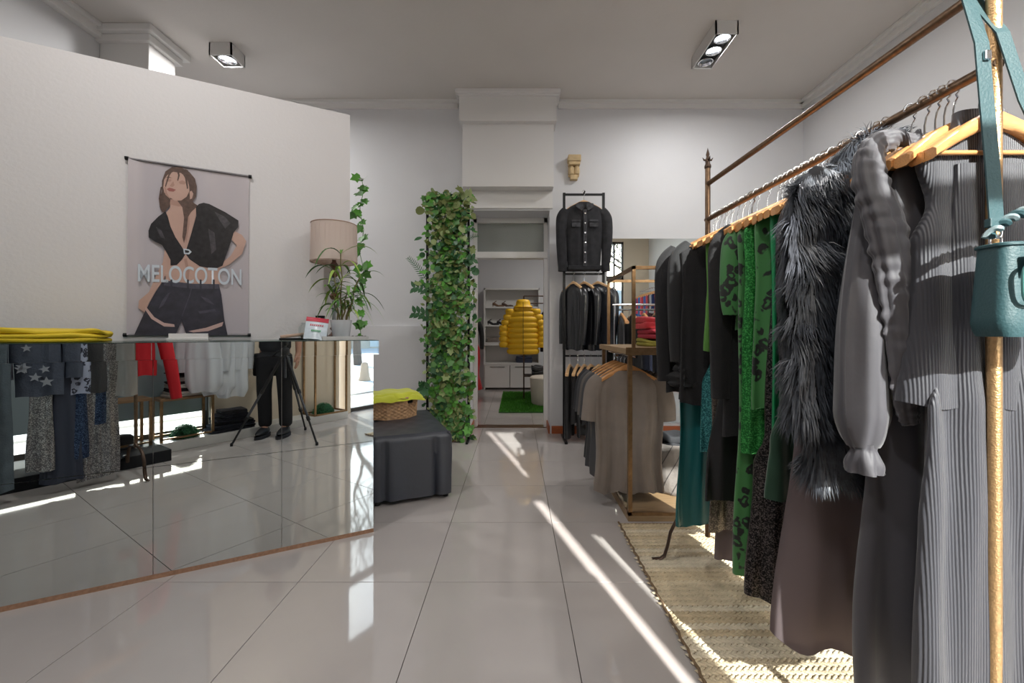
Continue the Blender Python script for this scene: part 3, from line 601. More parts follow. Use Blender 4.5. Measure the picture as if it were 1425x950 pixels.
def loop_(cx, cz, a, b, r, y, m_, nm, par):
    pts = [(cx + a * abs(math.cos(t_)) ** .6 * (1 if math.cos(t_) > 0 else -1), y, cz + b * abs(math.sin(t_)) ** .6 * (1 if math.sin(t_) > 0 else -1)) for t_ in [2 * PI * k / 28 for k in range(29)]]
    return MB().tube(pts, r, 8, cap=False).build(nm, m_, par, True)
loop_(-.065, .095, .022, .036, .0035, -.046, 'teal_enamel', 'carabiner', bg_)
bx(-.078, -.052, -.046, -.038, .112, .15, .003).build('tab', 'teal_leather', bg_)
for s in (-1, 1):
    loop_(s * .085, .180, .011, .011, .0022, 0, 'chrome', 'ring', bg_); loop_(s * .085, .200, .008, .014, .002, -.003, 'chrome', 'snap_hook', bg_)
# twisted cord handle
for ph in (0, PI):
    pts = []
    for k in range(90):
        u = k / 89; x = -.105 + .21 * u; z = .186 + .055 * math.sin(PI * u) ** .8; a = u * 46 + ph; pts.append((x, .006 * math.cos(a) - .006, z + .006 * math.sin(a)))
    MB().tube(pts, .0055, 6).build('cord', 'teal_leather' if ph else mat('silver_cord', (150, 168, 172), .35, .4), bg_, True)
def band(pts, w_, nm, m_, par):
    pts = [Vector(p) - par.location for p in pts]; v = []
    for i, p in enumerate(pts):
        t_ = (pts[min(i + 1, len(pts) - 1)] - pts[max(i - 1, 0)]).normalized(); s = t_.cross(Vector((0, 1, 0))).normalized() * w_ / 2
        v += [p - s, p + s, p + s + Vector((0, .003, 0)), p - s + Vector((0, .003, 0))]
    n = len(pts); f = [(i * 4 + k, i * 4 + (k + 1) % 4, i * 4 + 4 + (k + 1) % 4, i * 4 + 4 + k) for i in range(n - 1) for k in range(4)] + [(0, 1, 2, 3), (4 * n - 1, 4 * n - 2, 4 * n - 3, 4 * n - 4)]
    return MB().add(v, f).build(nm, m_, par)
band([(.955, .850, 1.882), (.925, .842, 1.875), (.878, .822, 1.78), (.880, .80, 1.68), (.888, .798, 1.56), (.897, .797, 1.45), (.905, .797, 1.335)], .027, 'strap', 'teal_leather', bg_)
band([(.955, .905, 1.882), (.975, .91, 1.86), (1.0, .87, 1.75), (1.022, .85, 1.6), (1.05, .82, 1.45), (1.075, .80, 1.335)], .027, 'strap', 'teal_leather', bg_)
MB().tube([Vector(p) - bg_.location for p in ((.955, .850, 1.880), (.955, .877, 1.888), (.955, .905, 1.880))], .004, 6).build('strap_loop', 'teal_leather', bg_)
bx(-.103, -.07, -.008, .004, .205, .222, .002).build('keeper', 'teal_leather', bg_)
bx(-.110, -.098, -.006, .001, .52, .538, .002).build('buckle', 'chrome', bg_)

# ---------------------------------------------------------------- jute rug of braided rows
rg = thing('jute_rug', 'braided natural jute rug under the big bronze clothes rack', 'rug', (.61, .44, 0))
bx(0, 1.42, 0, 2.06, .0005, .005).build('backing', mat('jute_dark', (150, 128, 98), .95), rg)
def braid(nl, pitch, r, seed):
    m = MB(); rr = random.Random(seed)
    for k in range(nl):
        for s in (-1, 1):
            x = (k + (.5 if s > 0 else 0)) * pitch; a = s * .62; j = rr.uniform(-.0015, .0015)
            c = Vector((x, s * .0085 + j, .0085)); u = Vector((math.cos(a), math.sin(a), 0)); v = Vector((-u.y, u.x, 0)); vs = []
            for q_, (rw, hh) in enumerate(((.25, .25), (1, 1), (1, 1), (.25, .25))):
                pp = c + u * ((-1, -.55, .55, 1)[q_] * pitch * .92)
                for t_ in range(5):
                    th = PI * t_ / 4; vs.append(pp + v * (math.cos(th) * r * rw) + Vector((0, 0, math.sin(th) * .0055 * hh - .003)))
            o = [(i * 5 + t_, i * 5 + t_ + 1, i * 5 + t_ + 6, i * 5 + t_ + 5) for i in range(3) for t_ in range(4)]; m.add(vs, o)
    return m
mat('jute_pale', (214, 198, 168), .9, bump=.5, bscale=260, var=.14, vscale=26); mat('jute_tan', (202, 184, 152), .9, bump=.5, bscale=260, var=.16, vscale=22); mat('jute_cream', (220, 208, 184), .9, bump=.5, bscale=260, var=.12, vscale=26)
bms = [braid(68, .021, .0062, s).mesh('braid', m_, True) for s, m_ in enumerate(('jute_pale', 'jute_tan', 'jute_cream'))]
for k in range(58):
    link('braid', bms[R.choice((0, 0, 1, 2))], rg, (R.uniform(-.006, .004), .02 + k * .0352, 0))
e = MB()
pts = [(-.003 + .003 * math.sin(k * .9), k * .0125, .009 + .002 * math.sin(k * 1.8)) for k in range(166)]
e.tube(pts, .0055, 6).build('edge_cord', mat('edge_cord', (120, 98, 74), .9), rg, True)
# ---------------------------------------------------------------- black wall rack with jackets
def frame_rack(t, x0, x1, y, z1, bars, m_, w_=.026, y2=None):
    for x in (x0, x1): bx(x - w_ / 2, x + w_ / 2, y - w_ / 2, y + w_ / 2, 0, z1).build('post', m_, t)
    for z in bars: bx(x0, x1, y - .010, y + .010, z - .012, z + .008).build('bar', m_, t)
    for x in (x0, x1): bx(x - .015, x + .015, y - .20, y + .16, 0, .02, .003).build('foot', m_, t)
br = thing('narrow_clothes_rack', 'narrow tall black clothes rack with three tiers beside the doorway', 'rack', (.713, 4.46, 0))
frame_rack(br, -.207, .207, 0, 2.59, [2.575, 1.74, .88], 'black_metal')
g = thing('denim_jacket', 'faded black denim jacket on the topmost bar of the narrow black rack', 'jacket', (.705, 4.40, 2.50), 0)
W_ = .205
cloth_mb([(-.03, .06, .04), (-.05, .09, .05), (-.075, .15, .055), (-.11, .195, .06), (-.3, .19, .065), (-.62, .175, .06), (-.66, .172, .058), (-.70, .17, .06)], 3, .006, 60).build('body', 'dark_denim', g, 80)
for s in (-1, 1):
    sleeve_mb([(s * .17, 0, -.12), (s * .222, 0, -.20), (s * .235, -.01, -.42), (s * .222, -.02, -.70)], [.06, .066, .055, .044], .75, .004, 4, 61 + s).build('sleeve', 'dark_denim', g, 80)
    sleeve_mb([(s * .222, -.02, -.68), (s * .222, -.02, -.745)], [.047, .047], .75, .001, 4, 61).build('cuff', 'dark_denim', g, 80)
    m = MB(); m.add([(s * .02, -.068, -.05), (s * .085, -.066, -.055), (s * .095, -.075, -.09), (s * .03, -.080, -.135), (s * .012, -.078, -.10)], [(0, 1, 2, 3, 4) if s > 0 else (4, 3, 2, 1, 0)]); m.build('collar', mat('worn_denim', (58, 58, 62), .85, var=.5, vscale=24, bump=.3, bscale=200), g)
    bx(s * .09 - .045, s * .09 + .045, -.082, -.072, -.30, -.255, .003).build('pocket_flap', 'worn_denim', g)
    bx(s * .09 - .045, s * .09 + .045, -.078, -.070, -.245 - .001, -.225, .002).build('yoke_seam', 'worn_denim', g)
bx(-.018, .018, -.083, -.070, -.70, -.12, .003).build('placket', 'worn_denim', g)
for k in range(6): MB().lathe([(.008, 0), (.008, .003), (.0001, .004)], (0, 0, 0), 10).build('button', 'chrome', g).matrix_local = Matrix.Translation((0, -.083, -.16 - k * .1)) @ Matrix.Rotation(PI / 2, 4, 'X')
bx(-.17, .17, -.078, .066, -.735, -.69, .008).build('waistband', 'dark_denim', g)
hanger_tree('pale wooden hanger holding the faded denim jacket', (.705, 4.40 + .0, 2.50), 0, .085, 'pale_hanger_wood')
bx(-.006, .006, -.06, .0, 2.582, 2.594).build('hanging_pin', 'black_metal', br)
for i, (px, rz, lab, mm) in enumerate(((798, -1.1, 'black leather jacket nearest the doorway on the middle bar', 'black_leather'), (813, -1.0, 'middle black leather jacket of the three on the narrow rack', 'black_leather'), (832, -.75, 'grey black leather jacket at the right end of the narrow rack', mat('grey_leather', (40, 43, 49), .26, bump=.5, bscale=14, spec=.8)))):
    d = 4.40; p = P(px, 0, d); t = thing('leather_jacket', lab, 'jacket', (p.x, d, 1.66), rz)
    cloth_mb(shoulders(.165, .045, .72, 1.0, .05), 2.5, .010, 70 + i).build('body', mm, t, 80)
    for s in (-1, 1): sleeve_mb([(s * .14, 0, -.11), (s * .18, 0, -.18), (s * .19, -.01, -.4), (s * .18, -.02, -.66)], [.052, .056, .046, .036], .75, .004, 4, 71 + s).build('sleeve', mm, t, 80)
    hanger_tree('pale hanger holding ' + lab.split(' on ')[0].split(' of ')[0].split(' at ')[0], (p.x, d, 1.66), rz, .08, 'pale_hanger_wood')
for i, px in enumerate((793, 804, 813, 822, 833)):
    d = 4.42; p = P(px, 0, d); nm = ('black_trousers', 'dark_shirt')[i % 2]
    t = thing(nm, ('first', 'second', 'third', 'fourth', 'fifth')[i] + ' dark garment from the doorway on the lowest bar', ('trousers', 'shirt')[i % 2], (p.x, d, .80), 1.2 - .1 * i)
    cloth_mb(shoulders(.17, .02, (.76, .60, .74, .62, .70)[i], 1, .05), 3, .010, 80 + i).build('body', ('black_jersey', 'black_wool')[i % 2], t, 80)
    hanger_tree('pale hanger of the ' + ('first', 'second', 'third', 'fourth', 'fifth')[i] + ' garment from the doorway on the lowest bar', (p.x, d, .80), 1.2 - .1 * i, .08, 'pale_hanger_wood')

# ---------------------------------------------------------------- gold display rack with shelf, cube and grey tees
gr = thing('display_rack', 'gold framed display rack with a shelf and an open cube frame on top', 'rack', (.67, 2.53, 0))
x1, y1 = .78, .78
bx(0, x1, 0, y1, 0, .035, .004).build('base', mat('oak_board', (150, 124, 92), .5, var=.15, vscale=8, stretch=(1, 10, 10)), gr)
for x in (.013, x1 - .013):
    for y in (.013, y1 - .013): bx(x - .012, x + .012, y - .012, y + .012, .035, 1.0).build('post', 'gold_frame', gr)
m = MB(); m.bb(0, x1, 0, .022, .035, .055).bb(0, x1, y1 - .022, y1, .035, .055).bb(0, .022, 0, y1, .035, .055).bb(x1 - .022, x1, 0, y1, .035, .055); m.build('lower_frame', 'gold_frame', gr)
bx(-.02, x1, -.02, y1, 1.0, 1.035, .004).build('shelf', 'oak_board', gr)
bx(-.02, x1, -.024, -.02, .995, 1.04).build('shelf_edge', 'gold_frame', gr)
for x in (.04, .56):
    for y in (.03, .72): bx(x - .010, x + .010, y - .010, y + .010, 1.035, 1.52).build('upper_post', 'gold_frame', gr)
m = MB()
for z in (1.53,): m.bb(.03, .57, .02, .04, z - .02, z).bb(.03, .57, .71, .73, z - .02, z).bb(.03, .05, .02, .73, z - .02, z).bb(.55, .57, .02, .73, z - .02, z)
m.build('upper_frame', 'gold_frame', gr)
MB().tube([(.055, .02, .982), (.055, y1 - .02, .982)], .008, 8).build('rail', 'chrome', gr, True)
m = MB(); bx(-.03, .09, .19, .20, .975, .99).build('rail_bracket', 'chrome', gr)
tee_m = ['grey_cotton', mat('charcoal_cotton', (66, 66, 68), .8, bump=.15, bscale=40), mat('stone_cotton', (96, 90, 86), .8, bump=.15, bscale=40), 'charcoal_cotton', mat('dark_cotton', (40, 41, 45), .8)]
for i, (d, L) in enumerate(((2.74, .815), (2.83, .74), (2.93, .72), (3.03, .74), (3.13, .70))):
    lab = ('washed taupe oversized t-shirt, foremost on the gold rack', 'charcoal t-shirt right behind the taupe one on the gold rack', 'third t-shirt from the front on the gold rack, stone grey', 'fourth t-shirt from the front on the gold rack, charcoal', 'dark t-shirt at the back of the gold rack')[i]
    t = thing('tee_shirt', lab, 't-shirt', (.725, d, .915), R.uniform(-.03, .03)); Wt = .205
    cloth_mb([(-.032, .085, .018), (-.038, .10, .022), (-.06, .15, .026), (-.085, .195, .03), (-.16, .215, .034), (-.4, .215, .036), (-L, .222, .04)], 3.2, .026, 90 + i, 80, 50, hem=.010).build('body', tee_m[i], t, 80)
    for s in (-1, 1): sleeve_mb([(s * .17, 0, -.085), (s * .215, 0, -.14), (s * .238, -.005, -.25), (s * .25, -.01, -.36)], [.05, .062, .06, .055], .5, .004, 3, 95, rows=20).build('sleeve', tee_m[i], t, 80)
    m = MB().tube([(.095 * math.cos(a), -.024 * abs(math.sin(a)) ** .5, -.034 - .022 * math.sin(a)) for a in [PI * k / 12 for k in range(13)]], .0045, 6, flat=.6); m.build('neckband', tee_m[i], t, True)
    hanger_tree(('broad wooden hanger holding the taupe t-shirt', 'wooden hanger holding the charcoal t-shirt behind the taupe one', 'wooden hanger of the third t-shirt on the gold rack', 'wooden hanger of the fourth t-shirt on the gold rack', 'wooden hanger of the rearmost t-shirt on the gold rack')[i], (.725, d, .915 + .012), 0, .062)
def folded(name, label, cat, loc, rz, size, m_, layers=3, seed=0, group=None, sag=.012):
    rr = random.Random(seed); t = thing(name, label, cat, loc, rz, group); w_, d_, h_ = size; lh = h_ / layers
    for k in range(layers):
        kw, kd, ox, oy = w_ * rr.uniform(.93, 1), d_ * rr.uniform(.93, 1), rr.uniform(-.008, .008), rr.uniform(-.008, .008); ph = rr.uniform(0, 6)
        def fn(u, v):
            th = 2 * PI * u; c, s = math.cos(th), math.sin(th)
            f = math.sin(v * PI); rr_ = .82 + .18 * f ** .5
            if v < .02 or v > .98: rr_ = .02
            elif v < .12 or v > .88: rr_ = .86
            x = kw / 2 * rr_ * abs(c) ** .3 * (1 if c > 0 else -1); y = kd / 2 * rr_ * abs(s) ** .3 * (1 if s > 0 else -1)
            zz = lh * (.5 - .5 * math.cos(max(0, min(1, (v - .12) / .76)) * PI)) * 1.04 + sag * (math.sin(x * 22 + ph) * math.sin(y * 17 + ph * 2)) * (k + 1) / layers * (1 if v > .3 else .3)
            return (x + ox, y + oy, max(0 if k == 0 else -1, k * lh + zz))
        MB().grid(fn, 40, 12, loop=True).build('fold', m_, t, 80)
    return t
mat('red_knit', (186, 38, 48), .75, bump=.4, bscale=90, sheen=.1); mat('wine_knit', (150, 34, 52), .75, bump=.4, bscale=90); mat('olive_knit', (136, 128, 48), .8, bump=.4, bscale=80)
for k, (m_, lab) in enumerate((('olive_knit', 'olive folded sweater at the bottom of the stack in the gold cube'), ('wine_knit', 'wine red folded sweater in the middle of the stack in the gold cube'), ('red_knit', 'bright red folded sweater on top of the stack in the gold cube'))):
    folded('folded_sweater', lab, 'sweater', (1.0, 2.90, 1.036 + (.0, .05, .115)[k]), .03 * k, (.31, .28, (.048, .062, .08)[k]), m_, 2, k)
bk = thing('fabric_basket', 'grey patterned fabric basket on the base of the gold rack', 'basket', (1.10, 2.95, .036))
def bf(u, v):
    th = 2 * PI * u; r = .125 + .03 * math.sin(min(1, v * 1.1) * PI * .8) + .004 * math.sin(9 * th + 8 * v); return (r * math.cos(th), r * math.sin(th), .34 * v)
bm_ = mat('basket_cloth', (128, 122, 118), .85, bump=.3, bscale=70, var=.15, vscale=14)
m = MB().grid(bf, 40, 14, loop=True); m.f.append(tuple(range(39, -1, -1))); m.build('body', bm_, bk, 80)
for k in range(12):
    a = 2 * PI * k / 12
    MB().tube([Vector(bf((k + s * v * 2.2) / 12 % 1, v)) * 1.0 + Vector((0, 0, 0)) for s in (1,) for v in [q_ / 8 for q_ in range(9)]], .003, 5).build('stitching', mat('dark_stitch', (70, 66, 66), .9), bk)
folded('scarf', 'crumpled dark scarf stuffed in the grey fabric basket', 'scarf', (1.10, 2.95, .335), .4, (.22, .2, .09), 'dark_cotton', 2, 5, sag=.03)

# second rail of dark clothes by the wall mirror
sr = thing('low_clothes_rack', 'low chrome clothes rack in front of the wall mirror behind the gold rack', 'rack', (1.7, 4.22, 0))
for x in (-.72, .72):
    MB().tube([(x, 0, .02), (x, 0, 1.40)], .012, 8).build('post', 'chrome', sr, True); bx(x - .02, x + .02, -.25, .25, 0, .025, .004).build('foot', 'chrome', sr)
MB().tube([(-.74, 0, 1.40), (.74, 0, 1.40)], .012, 8).build('rail', 'chrome', sr, True)
cols_ = [(34, 34, 38), (24, 24, 26), (52, 60, 84), (30, 30, 34), (200, 200, 204), (40, 44, 60), (26, 26, 30), (70, 72, 80), (28, 30, 40), (50, 50, 56), (30, 30, 32), (150, 60, 70)]
ordn = ['first', 'second', 'third', 'fourth', 'fifth', 'sixth', 'seventh', 'eighth', 'ninth', 'tenth', 'eleventh', 'twelfth']
for i, c in enumerate(cols_):
    x = 1.05 + i * .112; m_ = mat('rack_cloth_%d' % i, c, .8, sheen=.15)
    t = thing('hanging_blouse', ordn[i] + ' garment from the left on the low chrome rack by the mirror', 'blouse', (x, 4.22, 1.325), PI / 2 + R.uniform(-.25, .25))
    cloth_mb(shoulders(.19, .022, R.uniform(.55, .85), 1.05, .05), 3, .008, 200 + i, 36, 24).build('body', m_, t, 80)
    hanger_tree('wooden hanger of the ' + ordn[i] + ' garment from the left on the low chrome rack', (x, 4.22, 1.325), PI / 2, .075)
# high rail with coloured tops at the front right, seen in the wall mirror
hr = thing('mounted_rail', 'high chrome wall rail with coloured tops near the front window', 'rack', (2.95, .35, 2.08))
MB().tube([(0, -1.0, 0), (0, 1.0, 0)], .010, 8).build('rail', 'chrome', hr, True)
for y in (-.95, .95): MB().tube([(0, y, 0), (.245, y, 0)], .008, 8).build('bracket', 'chrome', hr, True)
for i, c in enumerate([(60, 92, 160), (196, 70, 84), (52, 120, 190), (210, 96, 110), (180, 60, 70), (80, 110, 180), (200, 80, 90), (90, 60, 70), (190, 190, 196), (40, 60, 110), (200, 70, 80), (60, 70, 90)]):
    y = -.5 + i * .14
    t = thing('coloured_top', ordn[i] + ' coloured top from the window on the high wall rail', 'top', (2.95, y, 2.005), R.uniform(-.2, .2))
    cloth_mb(shoulders(.18, .025, R.uniform(.45, .6), 1.05, .05), 3, .008, 220 + i, 32, 20).build('body', mat('top_cloth_%d' % i, c, .8), t, 80)
    hanger_tree('wooden hanger of the ' + ordn[i] + ' top from the window on the high rail', (2.95, y, 2.005), 0, .075)

# ---------------------------------------------------------------- ottoman, basket, cloth
ou = Vector((.93, .37, 0)).normalized(); oa = math.atan2(ou.y, ou.x); oc = Vector((-.434, 2.91, 0)) - ou * .265 + Vector((-ou.y, ou.x, 0)) * .45
ot = thing('ottoman', 'black faux leather covered ottoman bench with pleated corners', 'ottoman', oc, oa)
OH = .455; hx, hy = .265, .45
def of(u, v):
    per = [(-hx, -hy), (hx, -hy), (hx, hy), (-hx, hy)]; lens = [2 * hx, 2 * hy, 2 * hx, 2 * hy]; s = u * sum(lens); i = 0
    while s > lens[i]: s -= lens[i]; i += 1
    a, b = Vector(per[i]), Vector(per[(i + 1) % 4]); f = s / lens[i]; p = a.lerp(b, f); nrm = Vector(((b - a).y, -(b - a).x)).normalized()
    r = .035; dc = min(s, lens[i] - s)
    inset = r * (1 - math.sqrt(max(0, 1 - (1 - min(1, dc / r)) ** 2))) * .45
    z = OH * (1 - v * .93) if v > .0 else OH
    pl = 0
    for q_ in (.16, .78):
        dd = (s - q_ * lens[i]); pl -= .030 * math.exp(-(dd / .013) ** 2) * min(1, v * 6) * (.5 + .5 * v); pl += .016 * math.exp(-((dd - .05) / .05) ** 2) * v
    top_ = max(0, .10 - v) / .10
    p = p - nrm * (inset + .030 * top_ ** 2.2) + nrm * (pl + .006 * math.sin(v * 5 + s * 9) * v)
    c = Vector((0, 0)); return (p.x, p.y, z - .004 * top_)
m = MB(); m.grid(of, 220, 26, loop=True); m.build('cover', mat('ottoman_leather', (54, 57, 66), .42, bump=.25, bscale=14, spec=.7), ot, 80)
mt = MB(); mt.grid(lambda u, v: ((u - .5) * 2 * (hx - .026), (v - .5) * 2 * (hy - .026), OH - .006 + .012 * (1 - (2 * u - 1) ** 4) * (1 - (2 * v - 1) ** 4) + .002 * math.sin(u * 20) * math.sin(v * 30)), 24, 32).build('top_cover', 'ottoman_leather', ot, 80)
for a in (-1, 1):
    for b in (-1, 1): MB().lathe([(.018, 0), (.02, .02), (.016, .045)], (a * (hx - .04), b * (hy - .045), 0), 12).build('foot', 'black_metal', ot)
wkp = Vector((-.985, 3.37, OH + .006)); wk = thing('wicker_basket', 'octagonal woven wicker basket standing on the black ottoman', 'basket', wkp, oa + .15)
def wf_(u, v):
    k = 8; th = 2 * PI * u; rad = .205 * math.cos(PI / k) / math.cos(((th + PI / k) % (2 * PI / k)) - PI / k); col = int(u * 96); row = int(v * 11.99)
    bump_ = .004 * abs(math.sin(u * 48 * 2 * PI / 2)) * (1 if (int(u * 48) + row) % 2 else -.6) * math.sin((v * 12 % 1) * PI)
    r = (rad * (.95 + .05 * v) + bump_); return (r * math.cos(th), r * math.sin(th) * .82, .16 * v)
m = MB().grid(wf_, 384, 60, loop=True); m.f.append(tuple(range(383, -1, -1)))
m.build('weave', mat('wicker', (196, 156, 116), .75, bump=.3, bscale=90, var=.25, vscale=50), wk, True)
MB().tube([Vector(wf_(k / 48, 1.0)) for k in range(49)], .008, 6).build('rim', 'wicker', wk, True)
for a in (-1.0, 2.1):
    q_ = Vector(wf_(a / (2 * PI) % 1, .80)); o = MB().box((0, 0, 0), (.05, .014, .024), bev=.005).build('handle_hole_shade', mat('hole_shade', (30, 22, 16), 1), wk); o.location = q_; o.rotation_euler = (0, 0, a + PI / 2)  # dark solid block stands in for the shade inside the opening
mat('lime_cloth', (196, 200, 52), .8, bump=.25, bscale=40, sheen=.3); mat('yellow_quilt', (214, 184, 34), .6, bump=.35, bscale=16)
def draped(name, label, cat, loc, rz, sx, sy, m_, seed, h=.03, drop=.03, nu=44, nv=30, layers=2, amp=.012):
    t = thing(name, label, cat, loc, rz); rr = random.Random(seed)
    for k in range(layers):
        ph = [rr.uniform(0, 6) for _ in range(6)]; kx, ky = sx * (1 - .08 * k), sy * (1 - .10 * k); ox = rr.uniform(-.01, .01)
        def sh(u, v, top_):
            x, y = (u - .5) * 2, (v - .5) * 2; e = max(abs(x), abs(y)); X = x * kx / 2 * (1 + .05 * math.sin(5 * y + ph[0])); Y = y * ky / 2 * (1 + .06 * math.sin(4 * x + ph[1]))
            z = k * h * .75 + amp * math.sin(X * 30 + ph[2]) * math.sin(Y * 24 + ph[3]) + amp * .7 * math.sin((X + Y) * 45 + ph[4]) - drop * max(0, e - .8) / .2
            z += (h * .8 * (1 - max(0, e - .78) / .22) ** .5 if top_ else 0); return (X + ox, Y, max(z, .0 if drop == 0 else -9))
        m = MB(); m.grid(lambda u, v: sh(u, v, True), nu, nv); m.grid(lambda u, v: sh(u, v, False), nu, nv); n = nu * nv
        m.f = [f if max(f) < n else tuple(reversed(f)) for f in m.f]; m.build('fold', m_, t, 80)
    return t
draped('folded_throw', 'lime yellow cloth lying folded over the wicker basket', 'cloth', wkp + Vector((.01, 0, .172)), oa + .2, .42, .35, 'lime_cloth', 3, .018, .03, amp=.005)
p = on_counter(72, .17)
yc = folded('folded_jacket', 'mustard yellow quilted jacket folded on the left part of the counter', 'jacket', p + Vector((0, 0, .001)), math.atan2(MD.y, MD.x), (.40, .24, .055), 'yellow_quilt', 3, 8, sag=.014)

# ---------------------------------------------------------------- things on the counter
p = on_counter(465, .30)
lp = thing('table_lamp', 'table lamp with pale linen drum shade and glass and wood stem on the counter', 'lamp', p)
S = .235; zb_ = .465
prof = [(.132, zb_), (.134, zb_), (.128, zb_ + S), (.126, zb_ + S), (.126, zb_ + S - .004), (.130, zb_ + .004), (.132, zb_)]
shm = translucent('linen_shade', (226, 210, 200), .3)
MB().lathe(prof, seg=48).build('lamp_shade', shm, lp, True)
for z, r in ((zb_ + .004, .1325), (zb_ + S - .003, .1285)): MB().tube([(r * math.cos(2 * PI * k / 40), r * math.sin(2 * PI * k / 40), z) for k in range(41)], .003, 6, cap=False).build('shade_trim', mat('shade_trim', (176, 148, 132), .8), lp, True)
for k in range(28):
    a = 2 * PI * k / 28 + R.uniform(-.03, .03); bx(.1305, .1318, -.0006, .0006, zb_ + .01, zb_ + S - .01).build('shade_seam', shm, lp).rotation_euler = (0, 0, a) if k % 4 == 0 else (0, 0, a)
wd = mat('turned_wood', (104, 62, 46), .3, coat=.4)
MB().lathe([(.001, 0), (.046, 0), (.048, .008), (.04, .02), (.022, .035), (.013, .05), (.02, .06), (.026, .066), (.02, .074), (.012, .078)], seg=24).build('base', wd, lp, True)
cg = mat('crystal', (200, 206, 208), .05, trans=.75)
MB().lathe([(.010, .078), (.014, .10), (.011, .15), (.015, .20), (.012, .235), (.011, .24)], seg=20).build('glass_stem', cg, lp, True)
MB().lathe([(.012, .24), (.022, .25), (.028, .265), (.016, .28), (.014, .29)], seg=20).build('collar', wd, lp, True)
MB().lathe([(.014, .29), (.03, .31), (.036, .335), (.03, .36), (.014, .378)], seg=24).build('glass_ball', cg, lp, True)
MB().lathe([(.013, .378), (.022, .39), (.026, .405), (.017, .42), (.02, .435), (.03, .448), (.022, .458), (.012, .47), (.012, .52)], seg=20).build('socket', wd, lp, True)
p = on_counter(480, .13)
tr = thing('pebble_tray', 'long white tray of dark pebbles under the potted plant', 'tray', p, math.atan2(MD.y, MD.x))
m = MB(); m.bb(-.125, .125, -.045, .045, .0005, .006).bb(-.125, .125, -.045, -.041, .005, .021).bb(-.125, .125, .041, .045, .005, .021).bb(-.125, -.121, -.045, .045, .005, .021).bb(.121, .125, -.045, .045, .005, .021); m.build('tray_body', 'white_laminate', tr)
peb = MB(); bm = bmesh.new(); bmesh.ops.create_icosphere(bm, subdivisions=1, radius=1); bm.verts.index_update()
pv = [v.co.copy() for v in bm.verts]; pf = [tuple(v.index for v in f.verts) for f in bm.faces]; bm.free()
pm = MB().add([(v.x * .010, v.y * .008, v.z * .006) for v in pv], pf).mesh('pebble', mat('pebble_dark', (72, 58, 54), .5, var=.3, vscale=30), True)
for k in range(46):
    o = link('pebble', pm, tr, (R.uniform(-.112, .112), R.uniform(-.033, .033), .014 + .007 * R.random()), R.uniform(0, 3)); s = R.uniform(.6, 1.15); o.scale = (s, s, s)
pp = Vector(p) + MD * -.020 + Vector((0, 0, .014))
pt = thing('potted_plant', 'bamboo-like plant with long narrow leaves in a white pot', 'plant', pp)
MB().lathe([(.001, 0), (.040, 0), (.046, .008), (.058, .095), (.060, .10), (.057, .10), (.053, .085), (.0001, .083)], seg=32).build('pot', mat('white_ceramic', (226, 228, 232), .25), pt, True)
lm = [mat('plant_leaf', (96, 138, 52), .5, var=.15, vscale=12), mat('plant_leaf_dark', (60, 104, 44), .5), mat('plant_leaf_pale', (140, 168, 70), .5)]
def ribbon_leaf(base, az, L, w_, rise, droop):
    n = 9; v = []; dv_ = Vector((math.cos(az), math.sin(az), 0)); sd_ = Vector((-dv_.y, dv_.x, 0))
    for k in range(n):
        u = k / (n - 1); c = base + dv_ * (L * u * (1 - .15 * u)) + Vector((0, 0, L * (rise * u - droop * u * u))); ww = w_ * (math.sin(PI * min(1, u * .96 + .04)) ** .75)
        v += [c - sd_ * ww + Vector((0, 0, ww * .4)), c, c + sd_ * ww + Vector((0, 0, ww * .4))]
    return MB().add(v, [f for k in range(n - 1) for f in ((k * 3, k * 3 + 1, k * 3 + 4, k * 3 + 3), (k * 3 + 1, k * 3 + 2, k * 3 + 5, k * 3 + 4))])
for i, (ax, ay, h) in enumerate(((.0, .0, .40), (-.02, .01, .30), (.03, .01, .27), (.02, -.015, .20), (-.015, -.02, .17), (.035, -.01, .14))):
    lean = Vector((ax * 1.6 + (.03 if i == 2 else 0), ay, 0)); st_ = [Vector((ax * .6, ay * .6, .08)) + lean * (k / 6) + Vector((.006 * math.sin(k * 2 + i), 0, h * k / 6)) for k in range(7)]
    MB().tube(st_, [.0045] * 4 + [.0035] * 3, 6).build('stem', mat('plant_stem', (112, 104, 60), .6), pt, True)
    for k in range(9):
        b = st_[min(6, 2 + k // 2)].lerp(st_[6], .1 * k % 1 if k < 6 else 1); az = k * 2.4 + i * 1.1
        if i < 3 and k in (1, 4): az = (.15, PI - .1)[k == 4]
        ribbon_leaf(b, az, R.uniform(.13, .24) * (1.1 if i < 3 else .75), R.uniform(.006, .011), R.uniform(.5, 1.0), R.uniform(.7, 1.4)).build('leaf', lm[(i + k) % 3], pt, True)
# bag of sachets, jar and small things
p = on_counter(438, .10); ang = math.atan2(MD.y, MD.x) - .1
sp = thing('sample_pouch', 'clear plastic pouch with a red top band leaning on the counter', 'pouch', p, ang)
Mx = Matrix.Rotation(.12, 3, 'Y') @ Matrix.Rotation(-.25, 3, 'X')
def pf_(u, v, s): return Mx @ Vector(((u - .5) * .115, s * .020 * math.sin(PI * u) * (1 - v) ** .6, .128 * v)) + Vector((0, 0, .002))
MB().grid(lambda u, v: pf_(u, v, -1), 12, 10).build('front', mat('pouch_print', (214, 224, 232), .25, var=.08, vscale=40), sp, True)
MB().grid(lambda u, v: pf_(u, v, 1), 12, 10).build('back', 'pouch_print', sp, True)
MB().grid(lambda u, v: pf_(u, .80 + .2 * v, -1.08) + Vector((0, -.001, 0)), 8, 3).build('red_band', mat('red_print', (196, 44, 66), .4), sp)
mat('green_print', (84, 160, 110), .4)
